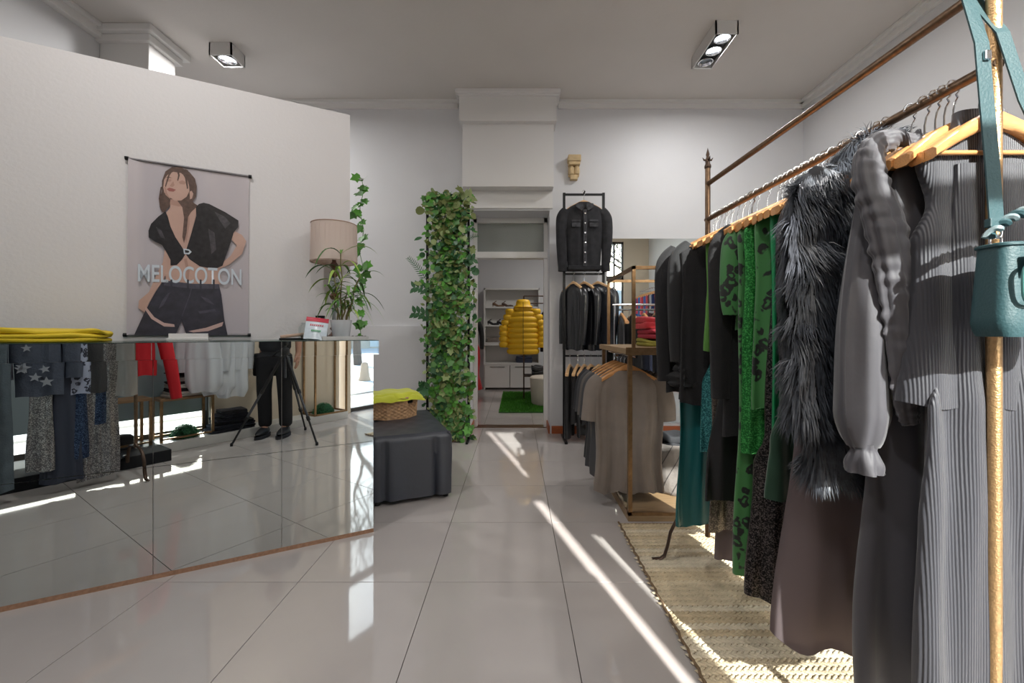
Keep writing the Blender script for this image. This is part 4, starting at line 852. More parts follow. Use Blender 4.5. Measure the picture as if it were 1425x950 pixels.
for z, mm, w_ in ((.60, 'red_print', .7), (.34, 'green_print', .5)):
    for k in range(7):
        u = .5 + (k - 3) * w_ / 8; MB().add([pf_(u - .028, z, -1.2) + Vector((0, -.0015, 0)), pf_(u + .02, z, -1.2) + Vector((0, -.0015, 0)), pf_(u + .024, z + .09, -1.2) + Vector((0, -.0015, 0)), pf_(u - .02, z + .07, -1.2) + Vector((0, -.0015, 0))], [(0, 1, 2, 3)]).build('print_mark', mm, sp)
p = on_counter(430, .24); jr = thing('glass_jar', 'clear glass jar standing behind the clear pouch', 'jar', p)
MB().lathe([(.001, .002), (.045, .002), (.055, .02), (.055, .07), (.04, .09), (.04, .10)], seg=28).build('bowl', 'clear_glass', jr, True)
MB().lathe([(.02, .003), (.04, .004), (.045, .03), (.03, .045), (.001, .05)], seg=16).build('contents', mat('sand_cream', (180, 170, 160), .8), jr, True)
p = on_counter(449, .25); bo = thing('small_black_bottle', 'small black pump bottle behind the pouch', 'bottle', p)
MB().lathe([(.001, 0), (.026, 0), (.026, .10), (.012, .115), (.012, .13)], seg=20).build('bottle_body', 'black_metal', bo, True); bx(-.04, .012, -.008, .008, .13, .142, .003).build('pump', 'black_metal', bo)
p = on_counter(408, .22); tg = thing('stapler', 'small black stapler with a pale handle lying on the counter', 'stapler', p, .5)
bx(-.07, .07, -.014, .014, 0, .012, .003).build('base', 'black_metal', tg); MB().box((0, 0, .026), (.13, .022, .018), Matrix.Rotation(-.12, 3, 'Y'), .006).build('handle', mat('tan_plastic', (190, 160, 140), .4), tg)
p = on_counter(262, .30); wbx = thing('card_holder', 'low white acrylic card holder under the poster', 'holder', p, math.atan2(MD.y, MD.x))
bx(-.09, .09, -.02, .02, 0, .014, .003).build('holder_base', 'white_laminate', wbx); bx(-.085, .085, .008, .016, .012, .038, .002).build('holder_back', 'white_laminate', wbx)

# ---------------------------------------------------------------- leafy green wall panel
mats_l = [mat('ivy_green', (82, 132, 62), .5, var=.2, vscale=25), mat('ivy_dark', (50, 98, 56), .45, var=.2, vscale=25), mat('ivy_pale', (148, 164, 108), .55, var=.15, vscale=25), mat('ivy_olive', (110, 120, 62), .6, var=.15, vscale=25), mat('ivy_bright', (92, 158, 58), .5, var=.15, vscale=25)]
def leaf_mesh(poly_, m_, s, cup=.12):
    v = [(0, 0, 0)]; v += [(x * s, y * s, cup * s * (abs(x) * 1.2 - .3 * y * y)) for x, y in poly_]
    n = len(poly_); v.append((0, .5 * s, -.03 * s)); return MB().add(v, [(n + 1, i + 1, (i + 1) % n + 1) for i in range(n)]).mesh('leaf', m_, True)
IVY = [(0, 0), (.22, -.08), (.48, .12), (.36, .38), (.55, .62), (.26, .66), (0, 1.05), (-.26, .66), (-.55, .62), (-.36, .38), (-.48, .12), (-.22, -.08)]
OVAL = [(0, 0), (.16, .12), (.27, .4), (.22, .7), (0, 1.05), (-.22, .7), (-.27, .4), (-.16, .12)]
ROUND = [(0, 0), (.3, .02), (.46, .3), (.42, .65), (.2, .88), (0, .92), (-.2, .88), (-.42, .65), (-.46, .3), (-.3, .02)]
LM = [leaf_mesh(s, m_, 1) for s in (IVY, OVAL, ROUND) for m_ in mats_l]
gp = thing('leaf_panel', 'tall black framed panel covered in artificial ivy and leaves beside the doorway', 'plant panel', (-.71, 4.42, 0))
pw_, pz = .215, 2.57
for s in (-1, 1): bx(s * pw_ - .012, s * pw_ + .012, .0, .025, 0, pz).build('post', 'black_metal', gp)
for z in (.07, pz - .01): bx(-pw_, pw_, .004, .020, z - .01, z + .01).build('crossbar', 'black_metal', gp)
for s in (-1, 1): bx(s * pw_ - .012, s * pw_ + .012, -.16, .18, 0, .02).build('foot', 'black_metal', gp)
m = MB()
for k in range(1, 18): m.bb(-pw_ + k * .024 - .0012, -pw_ + k * .024 + .0012, .010, .013, .08, pz - .02)
for k in range(1, 103): m.bb(-pw_, pw_, .008, .011, .08 + k * .024 - .0012, .08 + k * .024 + .0012)
o = m.build('mesh_grid', mat('white_plastic', (210, 212, 208), .5), gp); o['kind'] = 'stuff'
def place_leaf(me, par, loc, s, az=None, tilt=None, roll=None):
    o = link('leaf', me, par); o.location = loc; o.rotation_euler = (tilt if tilt is not None else R.uniform(PI * .35, PI * .75), R.uniform(-.5, .5), 0) if False else (0, 0, 0)
    up = Vector((R.uniform(-.9, .9), R.uniform(-.9, -.15), R.uniform(-1, .35))).normalized()          # leaf direction
    nrm = Vector((R.uniform(-.5, .5), -1, R.uniform(0, .7))).normalized(); x = up.cross(nrm).normalized(); nrm = x.cross(up)
    o.matrix_local = Matrix.Translation(loc) @ Matrix((x, up, nrm)).transposed().to_4x4() @ Matrix.Scale(s, 4); return o
def leaf_pos(z):
    x = R.gauss(0, pw_ * .58); x = max(-pw_ * 1.25, min(pw_ * 1.3, x)) + .02; return Vector((x, R.uniform(-.11, -.01), z))
for k in range(285):
    z = .03 + (pz - .03) * (k + R.random()) / 285; kind = R.choice((0, 0, 0, 1, 2)) if z < 2.0 else R.choice((0, 2, 2, 2, 1))
    ci = R.choice((0, 0, 1, 2, 4, 2)) if z < 2.0 else R.choice((2, 3, 3, 0)); ci = 1 if 1.75 < z < 2.1 and R.random() < .6 else ci
    place_leaf(LM[kind * 5 + ci], gp, leaf_pos(z), R.uniform(.055, .10))
st_v, st_f = [[] for _ in mats_l], [[] for _ in mats_l]
for k in range(2600):
    z = .03 + pz * R.random() * .985; kind = R.choice((0, 0, 1, 2)); ci = R.randrange(5); pol = (IVY, OVAL, ROUND)[kind]; s = R.uniform(.035, .07)
    loc = leaf_pos(z) + Vector((0, R.uniform(-.01, .05), 0)); loc.x *= .9
    up = Vector((R.uniform(-.9, .9), R.uniform(-.6, .2), R.uniform(-1, .5))).normalized(); nrm = Vector((R.uniform(-.6, .6), -1, R.uniform(-.2, .8))).normalized(); x = up.cross(nrm).normalized()
    b = len(st_v[ci]); st_v[ci] += [loc + x * (px_ * s) + up * (py_ * s) for px_, py_ in pol]; st_f[ci].append(tuple(range(b, b + len(pol))))
for ci in range(5): o = MB().add(st_v[ci], st_f[ci]).build('foliage', mats_l[ci], gp); o['kind'] = 'stuff'
def spray(base, tip, n, ls, m_, shape, nm='twig'):
    base, tip = Vector(base), Vector(tip); pts = [base.lerp(tip, k / 6) + Vector((0, -.02 * math.sin(PI * k / 6), .03 * math.sin(PI * k / 6))) for k in range(7)]
    tw = MB().tube(pts, .003, 5).build(nm, 'ivy_dark', gp); dr = (tip - base).normalized()
    for k in range(n):
        for s in (-1, 1):
            u = .25 + .75 * k / n; c = base.lerp(tip, u) + Vector((0, -.02 * math.sin(PI * u), .03 * math.sin(PI * u))); sd_ = Vector((-dr.z, 0, dr.x)) * s
            up = (dr * .7 + sd_).normalized(); nrm = Vector((0, -1, .2)); x = up.cross(nrm).normalized(); l_ = ls * (1 - .5 * u if n > 8 else 1)
            pol = shape; MB().add([c + x * (a * l_) + up * (b_ * l_) for a, b_ in pol], [tuple(range(len(pol)))]).build('leaflet', m_, tw)
NARROW = [(0, 0), (.09, .3), (.07, .7), (0, 1), (-.07, .7), (-.09, .3)]
def pl(px, py, d=4.35): q_ = P(px, py, d); return q_ - gp.location
spray(pl(600, 400), pl(567, 358), 12, .07, 'ivy_dark', NARROW, 'fern_frond'); spray(pl(602, 405), pl(572, 402), 4, .075, 'ivy_dark', OVAL); spray(pl(605, 445), pl(572, 436), 4, .08, 'ivy_dark', OVAL)
spray(pl(640, 370), pl(664, 362), 3, .07, 'ivy_dark', OVAL); spray(pl(640, 345), pl(666, 328), 9, .05, 'ivy_dark', NARROW, 'fern_frond'); spray(pl(640, 285), pl(658, 275), 3, .09, 'ivy_pale', OVAL)
spray(pl(602, 545), pl(583, 540), 4, .07, 'ivy_dark', OVAL); spray(pl(600, 525), pl(622, 505), 5, .11, 'ivy_dark', OVAL)
# ivy hanging down the end of the partition
iv = thing('hanging_ivy', 'strand of artificial ivy hanging down the end of the partition wall', 'ivy', Vector((we.x + .00, we.y + .16, 0)) )
zt_ = P(490, 250, 2.86).z; vp = [Vector((.018 + .012 * math.sin(k * 1.3), .006 * math.cos(k), zt_ + .02 - k * (zt_ - 1.02) / 20)) for k in range(21)]
MB().tube(vp, .0022, 5).build('vine', 'ivy_green', iv)
for k in range(44):
    c = vp[min(20, k // 2)] + Vector((R.uniform(-.03, .02), R.uniform(-.02, .01), R.uniform(-.03, .03))); place_leaf(LM[R.choice((0, 4))], iv, c, R.uniform(.05, .078)); continue
    c = vp[min(20, int(k * .8))] + Vector((R.uniform(-.005, .012), R.uniform(-.02, .01), R.uniform(-.02, .02))); place_leaf(LM[R.choice((0, 4))], iv, c, R.uniform(.05, .078))
bx(-.03, .03, -.004, .004, zt_ + .015, zt_ + .03).build('hook', 'chrome', iv)

# ---------------------------------------------------------------- the back room
cab = thing('shelf_cabinet', 'white built-in cabinet with shoe shelves and drawers in the back room', 'cabinet', (-.15, 8.30, 0))
X0, X1 = -.48, .62
m = MB(); m.bb(X0, X0 + .03, -.02, .3, 0, 1.98).bb(X1 - .03, X1, -.02, .3, 0, 1.98).bb(X0, X1, -.02, .3, 1.95, 1.98).bb(X0, X1, .28, .3, 0, 1.98); m.build('carcass', 'white_laminate', cab)
for z in (1.62, 1.26): bx(X0 + .03, X1 - .03, 0, .28, z - .03, z, .002).build('shelf', 'white_laminate', cab)
bx(X0, X1, -.06, .28, .86, .92, .004).build('counter_shelf', 'white_laminate', cab); bx(X0, X1, -.04, .28, .48, .52, .003).build('shelf', 'white_laminate', cab)
for a, b in ((X0 + .02, .03), (.035, X1 - .02)):
    d_ = bx(a + .003, b - .003, -.045, .2, .04, .475, .004).build('drawer', 'white_laminate', cab); bx(a + .1, b - .1, -.055, -.045, .44, .452).build('handle', mat('grey_metal', (110, 108, 106), .4), d_)  # drawer handles are plain mid-grey bars
def shoe(px, z, m_, lab, rz=0):
    x = (px - VX) / F * 8.35; t = thing('sandal', lab, 'shoe', (x, 8.40, z), rz)
    MB().tube([(-.11, 0, .07), (-.08, 0, .06), (0, 0, .018), (.06, 0, .010), (.12, 0, .012)], [.02, .026, .022, .034, .02], 8, flat=2.0 * .5).build('sole', m_, t, True)
    MB().tube([(-.1, 0, .06), (-.1, 0, .004)], [.012, .008], 8).build('heel', m_, t); MB().tube([(-.09, -.03, .07), (-.05, -.02, .11), (-.03, .02, .12), (-.09, .03, .075)], .006, 6).build('strap', m_, t)
for px, z, c, lab in ((693, 1.62, (120, 92, 70), 'tan heeled sandal on the upper shelf of the back room cabinet'), (706, 1.62, (90, 70, 60), 'brown heeled sandal beside the tan one on the upper shelf'), (686, 1.26, (30, 28, 30), 'black heeled shoe at left on the lower shelf of the cabinet'), (699, 1.26, (40, 36, 40), 'black heeled shoe in the middle of the lower cabinet shelf')):
    shoe(px, z, mat('shoe_%d_%d' % (px, c[0]), c, .4), lab)
folded('folded_jeans', 'folded dark jeans on the open shelf of the back room cabinet', 'jeans', (.16, 8.43, .52), 0, (.34, .24, .12), mat('jeans_blue', (52, 58, 76), .8), 3, 21)
folded('folded_shirts', 'folded grey shirts left on the cabinet counter shelf', 'shirts', (-.45, 8.43, .92), 0, (.26, .22, .09), 'grey_cotton', 3, 22)
rr_ = thing('backroom_rack', 'dark metal clothes rack in the back room', 'rack', (.65, 7.02, 0))
for x in (-.52, .5): bx(x - .012, x + .012, -.012, .012, 0, 1.72).build('post', 'dark_bronze', rr_)
for z in (1.72, 1.60): MB().tube([(-.52, 0, z), (.5, 0, z)], .010, 8).build('rail', 'dark_bronze', rr_, True)
MB().bb(-.52, .5, -.16, .16, .40, .42).build('shelf', 'dark_bronze', rr_)
folded('black_bag', 'soft black bag on the low shelf of the back room rack', 'bag', (.42, 7.02, .42), 0, (.34, .22, .14), 'black_leather', 2, 23, sag=.03)
pj = thing('puffer_jacket', 'mustard yellow quilted puffer jacket hanging in the back room', 'jacket', (.115, 6.85, 1.60), .0)
yq = mat('puffer_yellow', (238, 186, 30), .5, bump=.2, bscale=30)
for k in range(9):
    z0 = -.06 - k * .085; w0 = min(.26, .15 + .075 * k)
    MB().lathe([(w0 * .86, 0), (w0, -.02), (w0 * 1.02, -.045), (w0 * .98, -.075), (w0 * .86, -.092)], (0, 0, z0), 36, 1, .42).build('quilted_panel', yq, pj, True)
for s in (-1, 1):
    for k in range(7): o = MB().lathe([(.055, 0), (.075, -.02), (.078, -.05), (.07, -.08), (.055, -.095)], (s * (.21 + .10 * min(1, k / 3)), -.01, -.10 - k * .088), 20, 1, .8).build('sleeve_panel', yq, pj, True)
MB().lathe([(.07, .05), (.10, .04), (.115, 0), (.12, -.04), (.16, -.07)], (0, 0, 0), 28, 1, .6).build('hood', yq, pj, True); MB().tube([(0, -.115, 0), (0, -.12, -.82)], .004, 6).build('zipper', 'dark_bronze', pj)
hanger_tree('wooden hanger inside the yellow puffer jacket', (.13, 6.99, 1.53), 0, .075)
for i in range(6):
    t = thing('dark_trousers', ordn[i] + ' dark garment to the right of the yellow puffer jacket', 'trousers', (.50 + i * .095, 7.02, 1.525), PI / 2 + .5); cloth_mb(shoulders(.17, .025, .75, 1, .05), 3, .008, 300 + i, 32, 20).build('body', mat('navy_cloth', (38, 40, 52), .8), t, 80)
    hanger_tree('wooden hanger of the ' + ordn[i] + ' dark garment beside the yellow puffer jacket', (.50 + i * .095, 7.02, 1.525), PI / 2, .075)
pf2 = thing('pouf', 'round cream pouf standing on the green grass mat', 'pouf', (.50, 6.54, .025))
MB().lathe([(.0001, 0), (.25, 0), (.262, .02), (.285, .38), (.28, .41), (.26, .42), (.0001, .425)], seg=40).build('drum', mat('cream_cloth', (208, 198, 184), .7), pf2, True)
MB().lathe([(.286, .395), (.292, .40), (.286, .405)], seg=40).build('piping', 'cream_cloth', pf2, True)
gm = thing('grass_mat', 'artificial green grass mat on the back room floor', 'mat', (-.24, 5.90, 0))
bx(0, 1.7, 0, 1.95, .001, .012).build('backing', mat('grass_dark', (44, 92, 34), .9), gm)
V, Fc = [], []
for k in range(24000):
    x, y = R.uniform(.005, 1.6), R.uniform(.005, 1.94); a = R.uniform(0, 6.28); h = R.uniform(.02, .042); w_ = .0035; dx, dy = math.cos(a) * w_, math.sin(a) * w_; lx, ly = R.uniform(-.012, .012), R.uniform(-.012, .012)
    b = len(V); V += [(x - dx, y - dy, .011), (x + dx, y + dy, .011), (x + lx, y + ly, .011 + h)]; Fc.append((b, b + 1, b + 2))
o = MB().add(V, Fc).build('grass', mat('grass_green', (78, 150, 42), .6, var=.25, vscale=30), gm); o['kind'] = 'stuff'
mn = thing('mannequin', 'dressed mannequin at the left edge of the back room doorway', 'mannequin', (-.86, 7.75, 0))
MB().lathe([(.001, 1.62), (.06, 1.60), (.08, 1.53), (.075, 1.46), (.04, 1.40), (.04, 1.35)], seg=20, sy=1.15).build('head', mat('mannequin_brown', (120, 88, 68), .5), mn, True)
MB().lathe([(.05, 1.36), (.16, 1.32), (.185, 1.25), (.15, 1.0), (.14, .95)], seg=28, sy=.6).build('top', 'black_jersey', mn, True)
for s in (-1, 1): sleeve_mb([(s * .16, 0, 1.30), (s * .21, 0, 1.2), (s * .24, 0, 1.0), (s * .24, -.02, .80)], [.05, .048, .042, .035], 1, .002, 3, 1, rows=14).build('arm', 'black_jersey', mn, True)
cloth_mb([(.98, .14, .10), (.8, .20, .14), (.4, .20, .16), (.08, .24, .19)], 2, .02, 310).build('skirt', mat('red_satin', (188, 36, 40), .4), mn, 80)
for s in (-1, 1): MB().tube([(s * .07, 0, .5), (s * .07, 0, .06), (s * .07, -.08, .02)], [.05, .03, .03], 10).build('leg', 'mannequin_brown', mn, True)
MB().lathe([(.001, .004), (.17, .004), (.17, .012), (.001, .014)], seg=28).build('base_plate', 'chrome', mn)
MB().tube([(.0, .05, .01), (.0, .05, .9)], .01, 8).build('support_rod', 'chrome', mn)
# ---------------------------------------------------------------- things that show in the counter's mirrors
lr = thing('window_clothes_rack', 'bronze clothes rack with evening wear by the left shop window', 'rack', (-1.85, .05, 0))
for x in (-.75, .62):
    MB().tube([(x, 0, .22), (x, 0, 1.55)], .0125, 10).build('post', 'rack_bronze', lr, True)
    for s in (-1, 1):
        MB().tube([(x, s * a, z) for a, z in [(0, .26), (.02, .235), (.10, .225), (.155, .20), (.185, .14), (.20, .07), (.215, .025 + (.1 if s < 0 else 0)), (.235, .012 + (.1 if s < 0 else 0)), (.275, .012 + (.1 if s < 0 else 0))]], .012, 8, flat=.6, up=(1, 0, 0)).build('foot', 'dark_bronze', lr, True)
MB().tube([(-.75, 0, 1.50), (.62, 0, 1.50)], .012, 10).build('rail', 'rack_bronze', lr, True)
mat('star_denim', (84, 92, 108), .8, bump=.4, bscale=90, var=.12, vscale=20); mat('grey_denim', (92, 104, 112), .8, bump=.4, bscale=120, var=.15, vscale=14); mat('slate_crepe', (56, 62, 78), .7); mat('silver_lame', (170, 168, 166), .3, .6, bump=.4, bscale=30); mat('star_white', (172, 178, 188), .8); mat('lurex', (70, 70, 72), .4, .4, bump=.4, bscale=120)
# px of the left edge in the mirror, px width, hem y, material, what
LR = [(-36, 50, 690, 'grey_denim', 'faded_jeans', 'washed grey denim trousers nearest the left edge on the window rack', 'trousers', .35),
      (24, 62, 552, 'star_denim', 'star_jacket', 'grey denim jacket printed with pale stars on the window rack', 'jacket', .55),
      (62, 48, 672, 'slate_crepe', 'slate_trousers', 'slate blue flared trousers beside the star print jacket', 'trousers', .35),
      (52, 12, 658, 'sequin_silver', 'silver_trousers', 'narrow silver sequin trousers behind the star print jacket', 'trousers', .2),
      (88, 22, 550, 'leopard_lilac', 'leopard_shirt', 'pale lilac leopard print shirt on the window rack', 'shirt', .35),
      (98, 20, 640, 'sequin_navy', 'navy_sequin_dress', 'navy sequin dress beside the pale leopard shirt', 'dress', .3),
      (108, 28, 547, 'lurex', 'metallic_blouse', 'grey metallic patterned top on the window rack', 'top', .35),
      (112, 28, 670, 'sequin_silver', 'sequin_trousers', 'wide silver sequin trousers under the grey metallic top', 'trousers', .35),
      (132, 18, 590, 'sequin_navy', 'navy_sequin_blouse', 'navy blue sequin blouse right of the grey metallic top', 'top', .3),
      (140, 24, 662, 'sequin_silver', 'flared_sequin_trousers', 'flared silver sequin trousers farthest right on the window rack', 'trousers', .3),
      (156, 22, 552, 'silver_lame', 'silver_blouse', 'shiny silver pleated blouse at the right end of the window rack', 'blouse', .3)]
for i, (x0, w_, yb, m_, nm, lab, cat, rz) in enumerate(LR):
    yr = .05 + (.03 if i in (3, 5, 7, 9) else 0); p = seen(x0 + w_ / 2, yb, yr); q0, q1 = seen(x0, yb, yr), seen(x0 + w_, yb, yr); hw_ = abs(q1.x - q0.x) / 2
    hw_ = max(.05, min(.17, hw_ * 1.15)); t = thing(nm, lab, cat, (p.x, .05, 1.425), .0 + (PI + rz * .6))
    L = 1.425 - p.z; W = max(hw_, .06)
    if L > .95: cloth_mb([(-.05, min(.12, W * 1.1), .012), (-.35, W * 1.0, .02), (-.7, W * .95, .022), (-L, W * 1.12, .028)], 3, .010, 400 + i).build('body', m_, t, 80)
    else: cloth_mb(shoulders(max(W, .10), .025, L, 1.0, .045), 3, .010, 400 + i).build('body', m_, t, 80)
    if nm == 'star_jacket':
        for s in (-1, 1): sleeve_mb([(s * .12, 0, -.11), (s * .16, .0, -.2), (s * .17, .01, -.4), (s * .165, .01, -.62)], [.05, .055, .046, .04], .7, .004, 4, 1).build('sleeve', m_, t, 80)
        for k in range(16):
            sx_, sz_, r = R.uniform(-.13, .13), -.15 - R.random() * (L - .22), R.uniform(.026, .042); a0 = R.uniform(0, 2); sgn = R.choice((-1, 1))
            MB().add([(sx_ + (r if j % 2 == 0 else r * .42) * math.cos(a0 + j * PI / 5), sgn * .043, sz_ + (r if j % 2 == 0 else r * .42) * math.sin(a0 + j * PI / 5)) for j in range(10)], [tuple(range(10))]).build('star_patch', 'star_white', t)
    hanger_tree('wooden hanger holding the ' + ' '.join(lab.split()[:10]), (p.x, .05, 1.425), PI + rz * .6, )
def small_table(name, label, x0, x1, y0, y1, z0, z1):
    t = thing(name, label, 'table', ((x0 + x1) / 2, (y0 + y1) / 2, z0)); a, b, h = (x1 - x0) / 2, (y1 - y0) / 2, z1 - z0
    for s in (-1, 1):
        for q_ in (-1, 1): bx(s * a - .011 - s * .011, s * a + .011 - s * .011, q_ * b - .011 - q_ * .011, q_ * b + .011 - q_ * .011, 0, h - .02).build('leg', 'gold_frame', t)
    bx(-a, a, -b, b, h - .025, h, .003).build('tabletop', mat('brown_board', (150, 118, 86), .5, var=.12, vscale=10), t)
    m = MB()
    for s in (-1, 1): m.bb(-a, a, s * b - .008 - s * .008, s * b + .008 - s * .008, .02, .036)
    m.build('stretcher', 'gold_frame', t); return t
small_table('gold_side_table', 'gold framed side table holding a stack of striped knitwear in the window', -.90, -.46, -.79, -.545, .091, .50)
small_table('gold_side_table', 'gold framed side table holding a red coat behind the window rack', -1.42, -.97, -.76, -.50, .101, .53)
ks = [((212, 208, 200), 'cream folded sweater at the bottom of the knitwear stack'), ((40, 40, 42), 'black folded sweater second from the bottom of the knitwear stack'), ((205, 202, 196), 'white folded sweater in the middle of the knitwear stack'), ((46, 46, 48), 'black folded sweater just above the middle white one'), ((208, 205, 200), 'white folded sweater near the top of the knitwear stack'), ((60, 60, 62), 'striped grey folded sweater on top of the knitwear stack')]
z = .5005
for k, (c, lab) in enumerate(ks):
    h = (.05, .03, .035, .026, .04, .03)[k]; folded('folded_sweater', lab, 'sweater', (-.66, -.665, z), .03 * (k % 3), (.37 - .02 * k, .21, h), mat('knit_%d' % k, c, .85, bump=.4, bscale=70), 2, 30 + k, sag=.003); z += h * 1.06
def hat(x, y, z, lab):
    t = thing('black_hat', lab, 'hat', (x, y, z)); MB().lathe([(.13, 0), (.135, .006), (.09, .012), (.085, .03), (.08, .085), (.06, .105), (.0001, .11)], seg=28).build('crown', 'black_wool', t, True)
    MB().lathe([(.086, .014), (.088, .02), (.086, .036)], seg=28).build('hat_band', 'black_satin', t, True)
hat(-.70, -.665, z + .004, 'small black hat on top of the knitwear stack'); hat(-1.15, -.62, .104, 'black hat lying on the black platform under the side table')
def ball(x, y, z, r, lab):
    t = thing('boxwood_ball', lab, 'topiary', (x, y, z)); MB().lathe([(r * .92 * math.cos(a), r * .92 * math.sin(a) + .002) for a in [PI / 2 * k / 8 for k in range(9)]], seg=28).build('core', mat('boxwood_dark', (30, 70, 44), .9), t, True)
    V, Fc = [], []
    for k in range(2600):
        u, v = R.random(), R.random(); th = 2 * PI * u; zz = v; rr2 = math.sqrt(1 - zz * zz); n = Vector((rr2 * math.cos(th), rr2 * math.sin(th), zz)); c = n * r * R.uniform(.9, 1.04); c.z = max(c.z, .004)
        a = Vector((R.uniform(-1, 1), R.uniform(-1, 1), R.uniform(-1, 1))).normalized(); b = n.cross(a).normalized(); s = r * .055; q_ = (n * .6 + a).normalized()
        o_ = len(V); V += [c - b * s * .5, c + q_ * s, c + b * s * .5, c + q_ * s * 1.2 + b * s * .4 + n * s * .4]; Fc += [(o_, o_ + 1, o_ + 2), (o_ + 1, o_ + 3, o_ + 2)]
    o = MB().add(V, Fc).build('leaves', mat('boxwood_green', (54, 120, 78), .55, var=.3, vscale=60), t); o['kind'] = 'stuff'
ball(-.67, -.665, .0905, .118, 'round boxwood topiary under the side table with the striped knitwear'); ball(.80, -.655, .0905, .125, 'round boxwood topiary inside the tall gold frame by the street door')
# tall gold frame by the door
tf = thing('gold_display_frame', 'tall open gold metal display frame by the street door', 'display frame', (.83, -.655, .0905)); a, b, h = .215, .125, 1.35
for s in (-1, 1):
    for q_ in (-1, 1): bx(s * a - .010, s * a + .010, q_ * b - .010, q_ * b + .010, 0, h).build('post', 'gold_frame', tf)
m = MB()
for z_ in (0.0, h - .02): m.bb(-a, a, -b - .01, -b + .01, z_, z_ + .02).bb(-a, a, b - .01, b + .01, z_, z_ + .02).bb(-a - .01, -a + .01, -b, b, z_, z_ + .02).bb(a - .01, a + .01, -b, b, z_, z_ + .02)
m.build('frame_ring', 'gold_frame', tf)
# red coat
rc = thing('red_coat', 'bright red coat hanging in front of the window, sleeve down to the side table', 'coat', (-1.12, -.42, 1.46), PI + .3)
cloth_mb(shoulders(.15, .04, .72, 1.0, .05), 3, .010, 420).build('body', mat('red_cloth', (206, 26, 40), .6), rc, 80)
for s in (-1, 1): sleeve_mb([(s * .12, 0, -.1), (s * .17, 0, -.2), (s * .23, 0, -.5), (s * .29, .01, -.94)], [.05, .058, .052, .044], .8, .004, 4, 2).build('sleeve', 'red_cloth', rc, 80)
cr = thing('ceiling_hanging_rail', 'chrome rail hung on cords across the shop window', 'rail', (-.62, -.42, 1.54)); MB().tube([(-.75, 0, 0), (.75, 0, 0)], .008, 8).build('rail', 'chrome', cr, True)
for s in (-.7, .7): MB().tube([(s, 0, 0), (s, 0, CZ - 1.54)], .0018, 5).build('cord', 'chrome', cr)
hanger_tree('wooden hanger holding the red coat in the window', (-1.12, -.42, 1.46), PI + .3, .08)
mat('white_shirt_cloth', (214, 218, 224), .7, sheen=.2)
for i, (px, lab) in enumerate(((284, 'white ruffled blouse hanging in the window, left of the plain white shirts'), (303, 'white shirt hanging in the window, middle one'), (322, 'long white shirt with rounded hem hanging in the window beside the photographer'))):
    p = seen(px, 538, -.42); t = thing('white_shirt', lab, 'shirt', (p.x, -.42, 1.46), PI + .5 - .2 * i); L = 1.46 - .50 + .04 * i - .04
    cloth_mb([(-.034, .05, .014), (-.064, .10, .02), (-.092, .14, .03), (-.125, .15, .04), (-.5, .15, .05), (-L + .08, .15, .05), (-L, .11, .04)], 3, .016, 430 + i).build('body', 'white_shirt_cloth', t, 80)
    for s in (-1, 1): sleeve_mb([(s * .12, 0, -.11), (s * .155, .0, -.2), (s * .17, .01, -.45), (s * .165, .02, -.72)], [.05, .058, .05, .04], .7, .005, 4, 1, ruche=.1 if i == 0 else 0).build('sleeve', 'white_shirt_cloth', t, 80)
    hanger_tree(('left', 'middle', 'right')[i] + ' wooden hanger of the three white garments in the shop window', (p.x, -.42, 1.46), PI + .5 - .2 * i, .08)
z = .0905
for k in range(6):
    c = [(26, 28, 38), (30, 32, 44), (24, 26, 34), (34, 36, 48), (44, 46, 56), (60, 60, 66)][k]
    lab = ('bottom', 'second from the bottom', 'third from the bottom', 'fourth from the bottom', 'second from the top', 'topmost')[k] + ' pair of folded dark jeans piled in the window'
    folded('folded_jeans', lab, 'jeans', (-.27 + .012 * (k % 3), -.655, z), .08 * ((k % 3) - 1), (.46 - .04 * k, .25, .032), mat('jean_%d' % k, c, .85, bump=.3, bscale=90), 2, 40 + k, sag=.006); z += .036

# ---------------------------------------------------------------- tripod and camera
tp = thing('tripod', 'black and chrome camera tripod holding the camera', 'tripod', (0, -.06, 0)); ap = Vector((0, 0, .93))
feet = [Vector(v) - Vector((0, -.06, 0)) for v in ((-.42, -.263, .0), (.067, .406, .0), (.371, -.324, .0))]
mat('tripod_grey', (90, 92, 98), .35, .7); mat('tripod_black', (28, 28, 30), .5)
for f_ in feet:
    f_.z = .012; sp_ = ap + (f_ - ap).normalized() * .05; m1, m2 = sp_.lerp(f_, .42), sp_.lerp(f_, .72)
    lg = MB().tube([sp_, m1], .0145, 10).build('leg', 'tripod_black', tp, True); MB().tube([m1, m2], .012, 10).build('leg_section', 'tripod_grey', lg, True); MB().tube([m2, f_], .0095, 10).build('leg_section', 'tripod_black', lg, True)
    for q_ in (m1, m2): MB().tube([q_ - (f_ - ap).normalized() * .02, q_ + (f_ - ap).normalized() * .02], .018, 10).build('clamp', 'tripod_black', lg, True)
    MB().lathe([(.001, -.012), (.014, -.012), (.014, .012), (.009, .02)], f_, 10).build('rubber_foot', 'tripod_black', lg, True)
MB().lathe([(.03, -.04), (.042, -.02), (.042, .02), (.028, .035), (.014, .04)], ap, 16).build('hub', 'tripod_black', tp, True); MB().tube([ap - Vector((0, 0, .28)), ap + Vector((0, 0, .10))], .011, 10).build('centre_column', 'tripod_grey', tp, True)
MB().tube([ap + Vector((0, 0, .03)), ap + Vector((-.02, -.10, .0)), ap + Vector((-.03, -.2, -.06))], .005, 8).build('pan_handle', 'tripod_black', tp, True)
MB().lathe([(.02, .06), (.03, .07), (.03, .10), (.022, .12), (.028, .135), (.028, .15)], ap, 16).build('head', 'tripod_black', tp, True)
